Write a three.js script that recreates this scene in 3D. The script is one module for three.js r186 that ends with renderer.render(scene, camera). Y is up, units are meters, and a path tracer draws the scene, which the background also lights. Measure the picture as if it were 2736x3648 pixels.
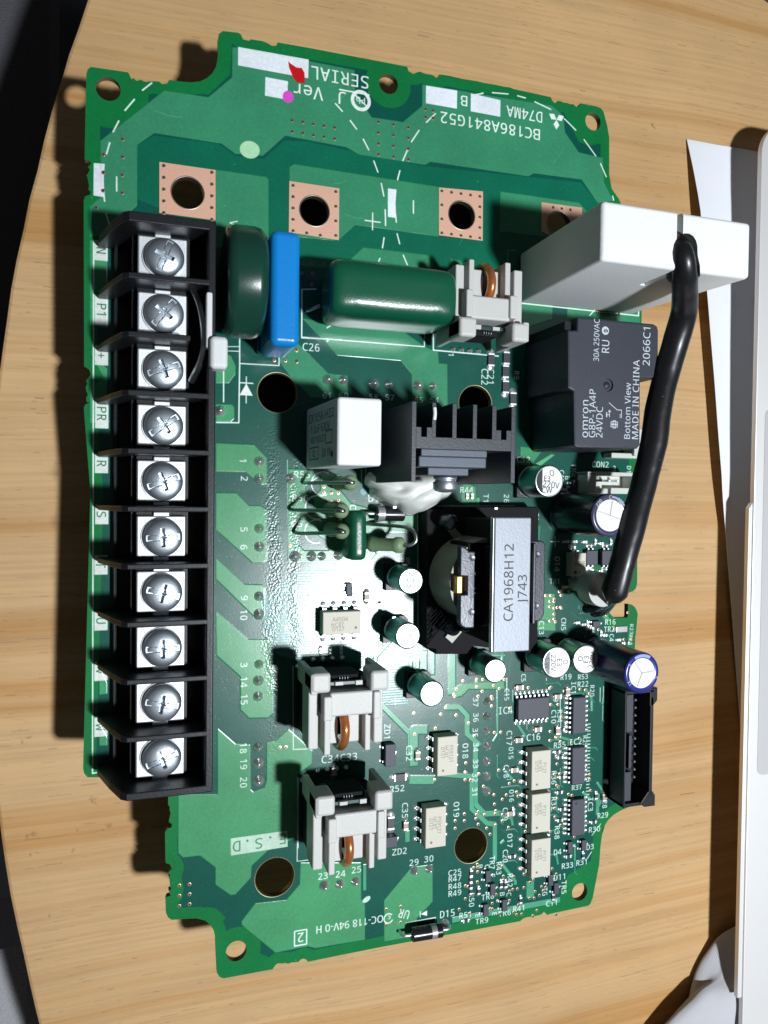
import * as THREE from 'three';
import { RoundedBoxGeometry } from 'three/addons/geometries/RoundedBoxGeometry.js';
import { mergeGeometries, mergeVertices, toCreasedNormals } from 'three/addons/utils/BufferGeometryUtils.js';
import { ImprovedNoise } from 'three/addons/math/ImprovedNoise.js';
import { RectAreaLightUniformsLib } from 'three/addons/lights/RectAreaLightUniformsLib.js';
import { Brush, Evaluator, SUBTRACTION } from 'three-bvh-csg';

// ---------- camera, light, exposure ----------
// All builders below work in millimetres; S turns them into metres. The upper face of the circuit board is y = 0.
const S = 0.001;
const scene = new THREE.Scene();
const camera = new THREE.PerspectiveCamera(69.456, 3 / 4, 0.01, 5);
camera.position.set(0, 169.09 * S, 0);
camera.up.set(-0.0045, -0.024, -0.9997);
camera.lookAt(0.30722, 169.09 * S - 0.9514, 0.02149);
scene.add(camera);

const renderer = new THREE.WebGLRenderer({ antialias: true });
renderer.setSize(768, 1024);
renderer.toneMapping = THREE.LinearToneMapping;
renderer.toneMappingExposure = 1.0;
renderer.shadowMap.enabled = true;

scene.background = new THREE.Color().setRGB(0.043, 0.045, 0.048);   // the dim room round the table
RectAreaLightUniformsLib.init();
const LAMP_AT = [210, 550, 122], LAMP_TO = [60, 0, 10];
const lampLight = new THREE.RectAreaLight(new THREE.Color().setRGB(0.935, 0.985, 1.03), 960, 0.041, 0.035);
lampLight.name = 'lamp_light';
lampLight.position.set(...LAMP_AT.map((v) => v * S));
lampLight.lookAt(...LAMP_TO.map((v) => v * S));
scene.add(lampLight);

// ---------- helpers ----------
function rng(seed) {
  let a = seed >>> 0;
  return () => { a = (a + 0x6d2b79f5) | 0; let t = Math.imul(a ^ (a >>> 15), 1 | a); t = (t + Math.imul(t ^ (t >>> 7), 61 | t)) ^ t; return ((t ^ (t >>> 14)) >>> 0) / 4294967296; };
}
const perlin = new ImprovedNoise();
const noise = (x, y, z = 0) => perlin.noise(x + 37.2, y + 11.7, z + 5.3);
function fbm(x, y, o = 4, z = 0) { let a = 0, k = 1, s = 0; for (let i = 0; i < o; i++) { a += k * noise(x, y, z + i * 7.1); s += k; x *= 2.03; y *= 2.03; k *= 0.5; } return a / s; }
const rgb = (r, g, b) => new THREE.Color().setRGB(r, g, b);
function mat(color, roughness = 0.5, metalness = 0, extra = {}) { return new THREE.MeshPhysicalMaterial({ color, roughness, metalness, ...extra }); }

// fine grain used as bump on moulded plastic and metal
function grainTexture(n, freq, seed, soft = 0) {
  const d = new Uint8Array(n * n * 4), r = rng(seed), w = new Float32Array(n * n);
  for (let i = 0; i < n * n; i++) w[i] = r();
  for (let y = 0; y < n; y++) for (let x = 0; x < n; x++) {
    let v = 0, c = 0;
    for (let a = -soft; a <= soft; a++) for (let b = -soft; b <= soft; b++) { v += w[((y + a + n) % n) * n + ((x + b + n) % n)]; c++; }
    v = (v / c - 0.5) * (1 + soft) + 0.5;
    const g = Math.max(0, Math.min(255, v * 255)); d.set([g, g, g, 255], (y * n + x) * 4);
  }
  const t = new THREE.DataTexture(d, n, n); t.wrapS = t.wrapT = THREE.RepeatWrapping; t.magFilter = THREE.LinearFilter; t.repeat.set(freq, freq); t.needsUpdate = true; return t;
}
const GRAIN = grainTexture(128, 0.12, 5, 1);      // uv in mm
const WEAVE = grainTexture(256, 0.05, 9, 2);

const M = {
  black: mat(rgb(0.009, 0.010, 0.013), 0.4, 0, { specularIntensity: 0.75, bumpMap: WEAVE, bumpScale: 1.2e-5 }),
  blackGloss: mat(rgb(0.012, 0.013, 0.016), 0.24),
  blackMatt: mat(rgb(0.009, 0.0095, 0.011), 0.78, 0, { specularIntensity: 0.4, bumpMap: GRAIN, bumpScale: 2e-5 }),
  relay: mat(rgb(0.026, 0.029, 0.044), 0.5, 0, { bumpMap: GRAIN, bumpScale: 2.5e-5 }),
  relayText: mat(rgb(0.55, 0.6, 0.66), 0.6),
  white: mat(rgb(0.66, 0.68, 0.69), 0.5, 0, { bumpMap: GRAIN, bumpScale: 3e-5 }),
  ceramic: mat(rgb(0.78, 0.8, 0.8), 0.62, 0, { bumpMap: GRAIN, bumpScale: 4e-5 }),
  sensor: mat(rgb(0.53, 0.525, 0.505), 0.48, 0, { bumpMap: GRAIN, bumpScale: 3e-5 }),
  nylon: mat(rgb(0.62, 0.64, 0.62), 0.45, 0, { transmission: 0.25, thickness: 0 }),
  opto: mat(rgb(0.57, 0.545, 0.46), 0.55, 0, { bumpMap: GRAIN, bumpScale: 2e-5 }),
  icBody: mat(rgb(0.045, 0.05, 0.068), 0.55, 0, { bumpMap: GRAIN, bumpScale: 2e-5 }),
  tin: mat(rgb(0.74, 0.76, 0.78), 0.42, 0.9),
  solder: mat(rgb(0.72, 0.72, 0.7), 0.28, 0.8),
  zinc: mat(rgb(0.58, 0.64, 0.70), 0.42, 0.92, { bumpMap: GRAIN, bumpScale: 1.2e-5 }),
  plate: mat(rgb(0.82, 0.85, 0.88), 0.5, 0.85, { bumpMap: GRAIN, bumpScale: 1.6e-5 }),
  aluminium: mat(rgb(0.78, 0.79, 0.80), 0.45, 1, { bumpMap: GRAIN, bumpScale: 1e-5 }),
  canSide: mat(rgb(0.42, 0.47, 0.46), 0.3, 1),
  canTop: mat(rgb(0.6, 0.6, 0.59), 0.5, 0.4, { bumpMap: GRAIN, bumpScale: 1e-5 }),
  steel: mat(rgb(0.5, 0.5, 0.5), 0.35, 1),
  anodised: mat(rgb(0.022, 0.025, 0.036), 0.42, 0, { bumpMap: WEAVE, bumpScale: 1.4e-5 }),
  toGrey: mat(rgb(0.075, 0.09, 0.12), 0.5, 0.2, { bumpMap: GRAIN, bumpScale: 2e-5 }),
  copper: mat(rgb(0.72, 0.42, 0.30), 0.5, 0.25, { bumpMap: GRAIN, bumpScale: 2e-5 }),
  enamel: mat(rgb(0.62, 0.2, 0.06), 0.26, 0.6, { clearcoat: 0.6, clearcoatRoughness: 0.1 }),
  blue: mat(rgb(0.004, 0.21, 0.6), 0.3, 0, { bumpMap: WEAVE, bumpScale: 2e-5 }),
  greenFilm: mat(rgb(0.004, 0.085, 0.042), 0.3, 0, { clearcoat: 0.35, clearcoatRoughness: 0.1, bumpMap: WEAVE, bumpScale: 1.5e-5 }),
  varistor: mat(rgb(0.008, 0.045, 0.03), 0.24, 0, { bumpMap: WEAVE, bumpScale: 5e-6 }),
  resistorGreen: mat(rgb(0.18, 0.27, 0.15), 0.5, 0, { bumpMap: WEAVE, bumpScale: 3e-5 }),
  goo: mat(rgb(0.78, 0.8, 0.76), 0.3),
  navy: mat(rgb(0.012, 0.016, 0.10), 0.26),
  navyTop: mat(rgb(0.02, 0.025, 0.22), 0.24),
  sleeve: mat(rgb(0.010, 0.010, 0.014), 0.24),
  cable: mat(rgb(0.0085, 0.0095, 0.011), 0.34, 0, { bumpMap: WEAVE, bumpScale: 1.2e-5 }),
  core: mat(rgb(0.31, 0.34, 0.39), 0.48, 0.15, { bumpMap: WEAVE, bumpScale: 2.2e-5 }),
  tape: mat(rgb(0.36, 0.36, 0.29), 0.4, 0, { transmission: 0.25, thickness: 0 }),
  kapton: mat(rgb(0.75, 0.5, 0.12), 0.3, 0.3),
  ferrite: mat(rgb(0.03, 0.034, 0.05), 0.32, 0.1, { bumpMap: WEAVE, bumpScale: 1.4e-5 }),
  jst: mat(rgb(0.66, 0.68, 0.62), 0.4, 0, { transmission: 0.15, thickness: 0 }),
  chipWhite: mat(rgb(0.5, 0.5, 0.48), 0.5),
  chipTan: mat(rgb(0.4, 0.31, 0.24), 0.5),
  chipBlack: mat(rgb(0.03, 0.032, 0.04), 0.45),
  hole: mat(rgb(0.006, 0.008, 0.007), 0.8),
  viaRing: mat(rgb(0.45, 0.34, 0.24), 0.35, 0.8),
  daughter: mat(rgb(0.01, 0.045, 0.04), 0.4),
  module: mat(rgb(0.012, 0.012, 0.013), 0.7),
  lead: mat(rgb(0.42, 0.43, 0.42), 0.34, 1),
};

const taken = {};
const P3 = (x, y, z) => new THREE.Vector3(x, y, z);
// geometry builders: plain world millimetres
function box(x0, x1, y0, y1, z0, z1, r = 0.25, seg = 2) {
  const w = x1 - x0, h = y1 - y0, d = z1 - z0;
  const g = r > 0 ? new RoundedBoxGeometry(w, h, d, seg, Math.min(r, w / 2.05, h / 2.05, d / 2.05)) : new THREE.BoxGeometry(w, h, d);
  g.translate((x0 + x1) / 2, (y0 + y1) / 2, (z0 + z1) / 2);
  return g;
}
function prism(points, y0, y1, bevel = 0, holes = [], curve = 24) {     // outline in (x, z), standing from y0 to y1
  const s = new THREE.Shape(points.map(([x, z]) => new THREE.Vector2(x, -z)));
  for (const [x, z, r] of holes) { const p = new THREE.Path(); p.absarc(x, -z, r, 0, Math.PI * 2, true); s.holes.push(p); }
  const g = new THREE.ExtrudeGeometry(s, { depth: y1 - y0 - 2 * bevel, bevelEnabled: bevel > 0, bevelThickness: bevel, bevelSize: bevel, bevelOffset: -bevel, bevelSegments: 2, curveSegments: curve });
  g.rotateX(-Math.PI / 2); g.translate(0, y0 + bevel, 0);
  return g;
}
function profileZ(points, z0, z1, bevel = 0) {                // outline in (x, y), running from z0 to z1
  const s = new THREE.Shape(points.map(([x, y]) => new THREE.Vector2(x, y)));
  const g = new THREE.ExtrudeGeometry(s, { depth: z1 - z0 - 2 * bevel, bevelEnabled: bevel > 0, bevelThickness: bevel, bevelSize: bevel, bevelOffset: -bevel, bevelSegments: 2 });
  g.translate(0, 0, z0 + bevel); return g;
}
function profileX(points, x0, x1, bevel = 0) {                // outline in (z, y), running from x0 to x1
  const g = profileZ(points, -x1, -x0, bevel); g.rotateY(-Math.PI / 2); return g;
}
function lathe(pts, x, z, y = 0, seg = 28) { const g = new THREE.LatheGeometry(pts.map(([r, h]) => new THREE.Vector2(r, h)), seg); g.translate(x, y, z); return g; }
function tube(pts, r, seg = 40, rad = 10, tension = 0.5) { return new THREE.TubeGeometry(new THREE.CatmullRomCurve3(pts.map((p) => P3(...p)), false, 'catmullrom', tension), seg, r, rad, false); }
function dipped(cx, cy, cz, ax, ay, az, ends, round, seed, lump = 0.12) {   // a slab capacitor dipped in resin: boxy along x, softly rounded across
  const g = new THREE.SphereGeometry(1, 96, 64).rotateZ(Math.PI / 2), p = g.attributes.position, pw = (v, e) => Math.sign(v) * Math.pow(Math.abs(v), e);
  for (let i = 0; i < p.count; i++) { const x = Math.max(-1, Math.min(1, p.getX(i))), phi = Math.acos(x), t = Math.atan2(p.getZ(i), p.getY(i)), s = Math.pow(Math.sin(phi), ends); const X = pw(x, ends) * ax, Y = s * pw(Math.cos(t), round) * ay, Z = s * pw(Math.sin(t), round) * az, n = lump * noise(X * 0.22 + seed, Y * 0.3, Z * 0.3); p.setXYZ(i, cx + X * (1 + 0.04 * Y / ay) + n, cy + Y + n, cz + Z + n); }
  const m = mergeVertices((g.deleteAttribute('uv'), g.deleteAttribute('normal'), g), 1e-4); m.computeVertexNormals(); m.setAttribute('uv', new THREE.BufferAttribute(new Float32Array(m.attributes.position.count * 2), 2)); return m;
}
function cyl(x, y0, y1, z, r, seg = 24) { return lathe([[0, 0], [r - 0.15, 0], [r, 0.15], [r, y1 - y0 - 0.15], [r - 0.15, y1 - y0], [0, y1 - y0]], x, z, y0, seg); }
function joined(gs) {
  if (!Array.isArray(gs)) gs = [gs];
  if (gs.length === 1) return gs[0].clone();
  return mergeGeometries(gs.map((g) => { const c = g.index ? g.toNonIndexed() : g.clone(); for (const k of Object.keys(c.attributes)) if (!['position', 'normal', 'uv'].includes(k)) c.deleteAttribute(k); c.clearGroups(); return c; }));
}
// uv in millimetres from the dominant direction of each face, so that grain keeps its size
function boxUV(g) {
  const c = g.index ? g.toNonIndexed() : g; const p = c.attributes.position, n = p.count, uv = new Float32Array(n * 2);
  const a = P3(), b = P3(), d = P3();
  for (let i = 0; i < n; i += 3) {
    a.fromBufferAttribute(p, i); b.fromBufferAttribute(p, i + 1); d.fromBufferAttribute(p, i + 2);
    const N = b.clone().sub(a).cross(d.clone().sub(a)); const ax = Math.abs(N.x), ay = Math.abs(N.y), az = Math.abs(N.z);
    [a, b, d].forEach((v, k) => { const q = ay >= ax && ay >= az ? [v.x, v.z] : ax >= az ? [v.z, v.y] : [v.x, v.y]; uv[(i + k) * 2] = q[0]; uv[(i + k) * 2 + 1] = q[1]; });
  }
  c.setAttribute('uv', new THREE.BufferAttribute(uv, 2)); return c;
}
const count = {};
function numbered(n) { const k = (count[n] = (count[n] ?? -1) + 1); return k ? `${n}_${String(k).padStart(3, '0')}` : n; }
// a thing or a multi-piece part: a Group at [x, y, z] mm whose children are given in world mm
function group(name, at, parent, data = {}) {
  const o = new THREE.Group(); o.name = numbered(name); o.userData = { ...data }; o.userData0 = at;
  const up = parent === scene ? [0, 0, 0] : parent.userData0; o.position.set((at[0] - up[0]) * S, (at[1] - up[1]) * S, (at[2] - up[2]) * S);
  parent.add(o); return o;
}
function mesh(name, gs, m, parent, data = {}, keepUV = false) {
  let g = joined(gs); if (!keepUV) g = boxUV(g);
  g.computeBoundingBox();
  const up = parent === scene ? [0, 0, 0] : parent.userData0;
  const c = parent === scene || parent.userData0 ? up : [0, 0, 0];
  g.translate(-c[0], -c[1], -c[2]); g.scale(S, S, S);
  const o = new THREE.Mesh(g, m); o.name = numbered(name); o.userData = { ...data }; o.userData0 = up; o.castShadow = o.receiveShadow = true;
  parent.add(o); return o;
}
// copies of one small shape (given round its own origin, mm) under a parent
function shared(gs) { const g = boxUV(joined(gs)); g.scale(S, S, S); return g; }
function put(name, geo, m, parent, at, turn = 0, data = {}) {
  const up = parent === scene ? [0, 0, 0] : parent.userData0;
  const o = new THREE.Mesh(geo, m); o.name = numbered(name); o.position.set((at[0] - up[0]) * S, (at[1] - up[1]) * S, (at[2] - up[2]) * S); o.rotation.y = turn; o.userData = { ...data }; o.castShadow = o.receiveShadow = true; parent.add(o); return o;
}
function canvasFor(w, h) { const c = document.createElement('canvas'); c.width = w; c.height = h; return c; }
function canvasTexture(c, srgb = true) { const t = new THREE.CanvasTexture(c); if (srgb) t.colorSpace = THREE.SRGBColorSpace; t.anisotropy = 8; t.magFilter = THREE.LinearFilter; return t; }
// flat print on an upward face: a thin inked sheet with see-through ground. draw() works in mm with the origin at its middle.
function print(parent, x, y, z, w, h, turn, draw, rough = 0.6) {
  const k = 24, c = canvasFor(Math.round(w * k), Math.round(h * k)), ctx = c.getContext('2d');
  ctx.setTransform(k, 0, 0, k, c.width / 2, c.height / 2); draw(ctx);
  const t = canvasTexture(c), g = new THREE.PlaneGeometry(w, h); g.rotateX(-Math.PI / 2); g.rotateY(turn); g.translate(x, y, z);
  return mesh('printed_marking', g, mat(0xffffff, rough, 0, { map: t, transparent: true }), parent, {}, true);
}
function write(ctx, text, x, z, size, deg = 0, color = '#fff', font = 'sans-serif', align = 'center', stretch = 1) {
  ctx.save(); ctx.translate(x, z); ctx.rotate(deg * Math.PI / 180); const k = size / 20; ctx.scale(k * stretch, k);
  ctx.fillStyle = color; ctx.font = `28px ${font}`; ctx.textAlign = align; ctx.textBaseline = 'middle'; ctx.fillText(text, 0, 1); ctx.restore();
}
function poly(ctx, pts, color) { ctx.fillStyle = color; ctx.beginPath(); pts.forEach(([x, z], i) => (i ? ctx.lineTo(x, z) : ctx.moveTo(x, z))); ctx.closePath(); ctx.fill(); }
function line(ctx, pts, w, color, cap = 'butt') { ctx.strokeStyle = color; ctx.lineWidth = w; ctx.lineCap = cap; ctx.lineJoin = 'round'; ctx.beginPath(); pts.forEach(([x, z], i) => (i ? ctx.lineTo(x, z) : ctx.moveTo(x, z))); ctx.stroke(); }
function disc(ctx, x, z, r, color) { ctx.fillStyle = color; ctx.beginPath(); ctx.arc(x, z, r, 0, Math.PI * 2); ctx.fill(); }

// ---------- tabletop and what lies round the board ----------
const TABLE_Y = -21;
function woodMaterial() {
  // pine: bands and fine streaks along x, computed for 300 x 400 mm and repeated
  // covers 236 x 340 mm round the board; slow parts on a coarse grid, fine fibres per texel
  const W = 1420, H = 2040, d = new Uint8Array(W * H * 4), bp = new Uint8Array(W * H * 4), sx = 236 / W, sz = 340 / H, r = rng(77), Q = 6, cw = Math.ceil(W / Q) + 2, chh = Math.ceil(H / Q) + 2;
  const warp = new Float32Array(cw * chh), tone = new Float32Array(cw * chh);
  for (let j = 0; j < chh; j++) for (let i = 0; i < cw; i++) { const x = i * Q * sx - 36, z = j * Q * sz - 168; warp[j * cw + i] = 4 * noise(x * 0.007, z * 0.010, 2) + 0.8 * noise(x * 0.03, z * 0.05, 8) + 0.02 * x; tone[j * cw + i] = 0.15 * fbm(x * 0.012, z * 0.02, 3, 20) + 0.08 * fbm(x * 0.06, z * 0.09, 2, 30); }
  const bil = (g, i, j) => { const u = i / Q, v = j / Q, i0 = u | 0, j0 = v | 0, f = u - i0, h = v - j0, o = j0 * cw + i0; return (g[o] * (1 - f) + g[o + 1] * f) * (1 - h) + (g[o + cw] * (1 - f) + g[o + cw + 1] * f) * h; };
  for (let j = 0; j < H; j++) for (let i = 0; i < W; i++) {
    const x = i * sx - 36, z = j * sz - 168 + bil(warp, i, j);
    const ring = noise(x * 0.0014, z * 0.10, 1) + 0.65 * noise(x * 0.002, z * 0.27, 4);
    const band = Math.max(0, Math.min(1, 0.34 + 1.05 * ring)), b = band * band;
    const fine = noise(x * 0.010, z * 1.3, 6), fibre = noise(x * 0.07, z * 4.6, 12);
    const pore = Math.max(0, fibre - 0.36) * 1.5, k = 1 + 0.13 * fine + bil(tone, i, j) - 0.30 * pore + 0.05 * fibre + (r() - 0.5) * 0.05;
    const c = [0.545 * k * (1 - 0.17 * b), 0.342 * k * (1 - 0.31 * b), 0.158 * k * (1 - 0.52 * b)], o = (j * W + i) * 4;
    for (let q = 0; q < 3; q++) { const v = Math.max(0, c[q]); d[o + q] = Math.min(255, Math.round(255 * (v <= 0.0031308 ? 12.92 * v : 1.055 * Math.pow(v, 1 / 2.4) - 0.055))); }
    d[o + 3] = 255; const hgt = 128 + 40 * fine - 80 * pore + 24 * fibre - 24 * b + 16 * (r() - 0.5); bp[o] = bp[o + 1] = bp[o + 2] = Math.max(0, Math.min(255, hgt)); bp[o + 3] = 255;
  }
  // open pores: short dark strokes along the grain
  for (let n = 0; n < 4200; n++) { const i0 = r() * W | 0, j0 = r() * H | 0, len = 6 + r() * r() * 40 | 0, k = 0.95 - 0.15 * r() * r(), w = r() < 0.12 ? 2 : 1; for (let u = 0; u < len; u++) for (let q = 0; q < w; q++) { const i = i0 + u, j = j0 + q + (u * 0.03 * (n % 3 - 1) | 0); if (i >= W || j >= H || j < 0) continue; const o = (j * W + i) * 4; for (let t = 0; t < 3; t++) d[o + t] *= k; bp[o] = bp[o + 1] = bp[o + 2] = bp[o] * 0.7; } }
  // dirt specks and small dents
  for (const [px, pz] of [[32.99, -111.45], [144.96, -113.02], [145.89, -112.32], [-12.35, 73.96], [-11.43, 75.08], [-9.2, 80.59], [-15.43, 81.28], [-26.43, 81.22], [-25.03, 80.84], [-25.73, 85.8], [-24.33, 85.44], [-16.33, 86.11], [-4.1, 90.79], [-21.49, 101.04], [-27.48, 58.65], [-26.1, 57.83], [-11.41, 74.04], [-12.08, 74.68], [144.25, 91.38], [145.22, 90.88], [91.07, -115.15], [90.84, -105.14], [80.11, -112.84], [84.34, 113.65], [144.97, 91.45], [-8.32, 81.11], [-9.68, 81.84]]) {
    const R0 = 0.35 + r() * 0.6, an = r() * 3, sq = 0.3 + r() * 0.5;
    for (let j = Math.max(0, Math.floor((pz + 168 - 3) / sz)); j < Math.min(H, (pz + 168 + 3) / sz); j++) for (let i = Math.max(0, Math.floor((px + 36 - 3) / sx)); i < Math.min(W, (px + 36 + 3) / sx); i++) {
      const u = i * sx - 36 - px, v = j * sz - 168 - pz, a = u * Math.cos(an) + v * Math.sin(an), b = (v * Math.cos(an) - u * Math.sin(an)) / sq, e = Math.hypot(a, b) / R0 + 0.5 * noise(u * 2, v * 2, px);
      if (e < 1) { const o = (j * W + i) * 4, k = 1 - (pz > 20 ? 0.16 : 0.3) * (1 - e * e); for (let q = 0; q < 3; q++) d[o + q] *= k; bp[o] = bp[o + 1] = bp[o + 2] = bp[o] * 0.6; }
    }
  }
  const tex = (a, srgb) => { const t = new THREE.DataTexture(a, W, H); t.wrapS = t.wrapT = THREE.MirroredRepeatWrapping; t.magFilter = THREE.LinearFilter; if (srgb) t.colorSpace = THREE.SRGBColorSpace; t.needsUpdate = true; return t; };
  return mat(0xffffff, 0.55, 0, { map: tex(d, true), bumpMap: tex(bp, false), bumpScale: 7e-5 });
}
{
  const edge = [], r = rng(3);
  for (let a = 0; a <= 60; a++) { const t = Math.PI - 0.46 + 0.92 * a / 60, R = 466 + (r() - 0.5) * 0.3 + noise(a * 0.6, 2) * 0.3; edge.push([430.7 + Math.cos(t) * R, 24.2 - Math.sin(t) * R]); }
  const outline = [...edge, [330, 250], [430, 180], [430, -110], [196, -156.2], [186, -159.6], [150, -171], [60, -185]];
  const g = prism(outline, TABLE_Y - 20, TABLE_Y, 0.8);
  const p = g.attributes.position, uv = new Float32Array(p.count * 2);
  for (let i = 0; i < p.count; i++) { uv[2 * i] = (p.getX(i) + 36) / 236; uv[2 * i + 1] = (p.getZ(i) + 168 + (TABLE_Y - p.getY(i)) * 2) / 340; }
  g.setAttribute('uv', new THREE.BufferAttribute(uv, 2)); g.clearGroups();
  mesh('wooden_tabletop', g, woodMaterial(), scene, { label: 'pale pine tabletop with a curved left edge under the circuit board', category: 'tabletop' }, true);
}
mesh('floor', box(-700, 700, -760, -750, -700, 700, 0), mat(rgb(0.03, 0.03, 0.032), 0.8), scene, { kind: 'structure' });
// soft goods: a bent slab with folds
function fabric(name, at, size, color, fn, data, rib) {
  const [w, d] = size, nx = 60, nz = 60, g = new THREE.BoxGeometry(w, 30, d, nx, 1, nz), p = g.attributes.position;
  for (let i = 0; i < p.count; i++) { const x = p.getX(i), z = p.getZ(i); p.setY(i, p.getY(i) + fn(x / w, z / d)); }
  g.computeVertexNormals(); g.translate(...at);
  mesh(name, g, mat(color, 0.9, 0, { bumpMap: WEAVE, bumpScale: 3e-4, sheen: 0.4, sheenRoughness: 0.8, sheenColor: color }), scene, data);
}
fabric('dark_cushion', [-150, -92, -120], [240, 260], rgb(0.075, 0.075, 0.085), (u, v) => 34 * Math.exp(-Math.pow((u * 1.2 - v * 0.5 + 0.02) / 0.22, 2)) - 60 * u * u + 5 * fbm(u * 3, v * 3, 3), { label: 'dark grey cloth cushion with a fold, beyond the upper left tabletop edge', category: 'cushion' });
fabric('grey_cushion', [-132, -72, 215], [200, 170], rgb(0.34, 0.34, 0.36), (u, v) => 30 * Math.exp(-Math.pow((v - 0.1) / 0.3, 2)) + 4 * fbm(u * 4, v * 3, 3, 5) - 20 * u * u, { label: 'pale grey cloth cushion beyond the lower left tabletop edge', category: 'cushion' });

// paper sheet, curling up along its free left edge, slid under the laptop
{
  const left = [[147.5, -113.0], [157.38, -110.42], [159.32, -93.06], [162.98, -63.91], [166.56, -35.68], [169.98, -7.61], [174.52, 18.5]].slice(1);
  left.push([left.at(-1)[0] + 9, left.at(-1)[1] + 60]);
  const curve = new THREE.CatmullRomCurve3(left.map(([x, z]) => P3(x, 0, z))), nv = 60, nu = 26, pos = [], idx = [];
  for (const top of [0.16, 0]) for (let j = 0; j <= nv; j++) { const q = curve.getPoint(j / nv), k = Math.min(1, j / 12) * Math.min(1, (nv - j) / 20); for (let i = 0; i <= nu; i++) { const t = 80 * Math.pow(i / nu, 1.8); pos.push(q.x + t, TABLE_Y + 0.35 + top + 3.6 * k * Math.exp(-t / 11) + 0.25 * noise(t * 0.1, j * 0.12), q.z + t * (j === 0 ? -0.012 : 0) ); } }
  const A = (nu + 1) * (nv + 1);
  for (let j = 0; j < nv; j++) for (let i = 0; i < nu; i++) { const a = j * (nu + 1) + i, b = a + 1, c = a + nu + 1, e = c + 1; idx.push(a, c, b, b, c, e, A + a, A + b, A + c, A + b, A + e, A + c); }
  for (let j = 0; j < nv; j++) { const a = j * (nu + 1), c = a + nu + 1; idx.push(a, A + a, c, c, A + a, A + c); }
  for (let i = 0; i < nu; i++) idx.push(i, i + 1, A + i, i + 1, A + i + 1, A + i);
  const g = new THREE.BufferGeometry(); g.setAttribute('position', new THREE.Float32BufferAttribute(pos, 3)); g.setIndex(idx); g.computeVertexNormals();
  g.setAttribute('uv', new THREE.BufferAttribute(new Float32Array(pos.length / 3 * 2), 2));
  mesh('paper_sheet', g, mat(rgb(0.8, 0.82, 0.87), 0.75), scene, { label: 'white paper sheet lying on the tabletop, half under the laptop', category: 'paper' });
}
// laptop: thin wedge, front edge towards the board
{
  const lap = group('silver_laptop', [250, TABLE_Y, 20], scene, { label: 'open silver laptop cut off by the right picture edge, resting on the tabletop', category: 'laptop' });
  const X = 174.6, top = -8.6, bot = -10.3;
  const rounded = (x0, x1, z0, z1, R) => { const pts = []; for (const [cx, cz, a0] of [[x0 + R, z1 - R, Math.PI / 2], [x0 + R, z0 + R, Math.PI]]) for (let i = 0; i <= 10; i++) { const a = a0 + i / 10 * Math.PI / 2; pts.push([cx + Math.cos(a) * R, cz + Math.sin(a) * R]); } return [...pts, [x1, z0], [x1, z1]]; };
  const alu = mat(rgb(0.82, 0.81, 0.8), 0.5, 0.45, { bumpMap: GRAIN, bumpScale: 1.6e-5 });
  const body = rounded(X, 420, -113.5, 205, 9.5);
  mesh('body', [prism(body, bot, top, 0.25), prism(rounded(X + 26, 420, -90, 190, 12), TABLE_Y + 0.8, bot - 0.1, 1.5)], alu, lap);
  const [tx0, tz0] = [177.68, -27.64], [tx1, tz1] = [178.3, 83.92];
  mesh('trackpad', prism(rounded((tx0 + tx1) / 2, 330, tz0, tz1, 2.2), top + 0.05, top + 0.14, 0), mat(rgb(0.66, 0.65, 0.65), 0.42, 0.4), lap);
  const nz = [173.16, 2.31];
  mesh('finger_notch', prism([[X - 1.3, nz[1]], [X - 0.05, nz[1] - 1.6], [X - 0.05, nz[1] + 150], [X - 1.6, nz[1] + 150]], bot - 0.3, top - 0.5, 0.1), alu, lap);
}
// ribbed white cloth in the lower right corner
{
  const pts = [193.04, 144.7, 182.34, 151.81, 172.47, 158.4, 165.01, 165.31, 159.36, 174.69];
  const line3 = []; for (let i = 0; i < pts.length; i += 2) line3.push(P3(pts[i] + 3, -16.4, pts[i + 1] + 3));
  const curve = new THREE.CatmullRomCurve3(line3), nu = 90, nv = 640, pos = [], idx = [], uv = [], fr = curve.computeFrenetFrames(nu);
  for (let i = 0; i <= nu; i++) { const c = curve.getPointAt(i / nu), T = fr.tangents[i], side = P3(-T.z, 0, T.x).normalize();
    for (let j = 0; j <= nv; j++) { const a = j / nv * Math.PI * 2, fold = 1 + 0.14 * Math.sin(a * 3 + i * 0.1) + 0.10 * Math.sin(a * 2 + i * 0.08) + 0.16 * noise(i * 0.06, Math.cos(a) * 1.4, Math.sin(a) * 1.4), rr = 13 * fold + 0.09 * Math.sin(a * 132);
      pos.push(c.x + side.x * Math.cos(a) * rr * 1.25, c.y + Math.sin(a) * rr * 0.38, c.z + side.z * Math.cos(a) * rr * 1.25); uv.push(i, j); } }
  for (let i = 0; i < nu; i++) for (let j = 0; j < nv; j++) { const a = i * (nv + 1) + j, b = a + 1, c = a + nv + 1, e = c + 1; idx.push(a, b, c, b, e, c); }
  const g = new THREE.BufferGeometry(); g.setAttribute('position', new THREE.Float32BufferAttribute(pos, 3)); g.setAttribute('uv', new THREE.Float32BufferAttribute(uv, 2)); g.setIndex(idx); g.computeVertexNormals();
  mesh('ribbed_cloth', g, mat(rgb(0.5, 0.5, 0.53), 0.85, 0, { sheen: 0.3, sheenColor: rgb(0.7, 0.7, 0.75) }), scene, { label: 'white ribbed cloth bunched on the tabletop in the lower right corner', category: 'cloth' });
}
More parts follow.
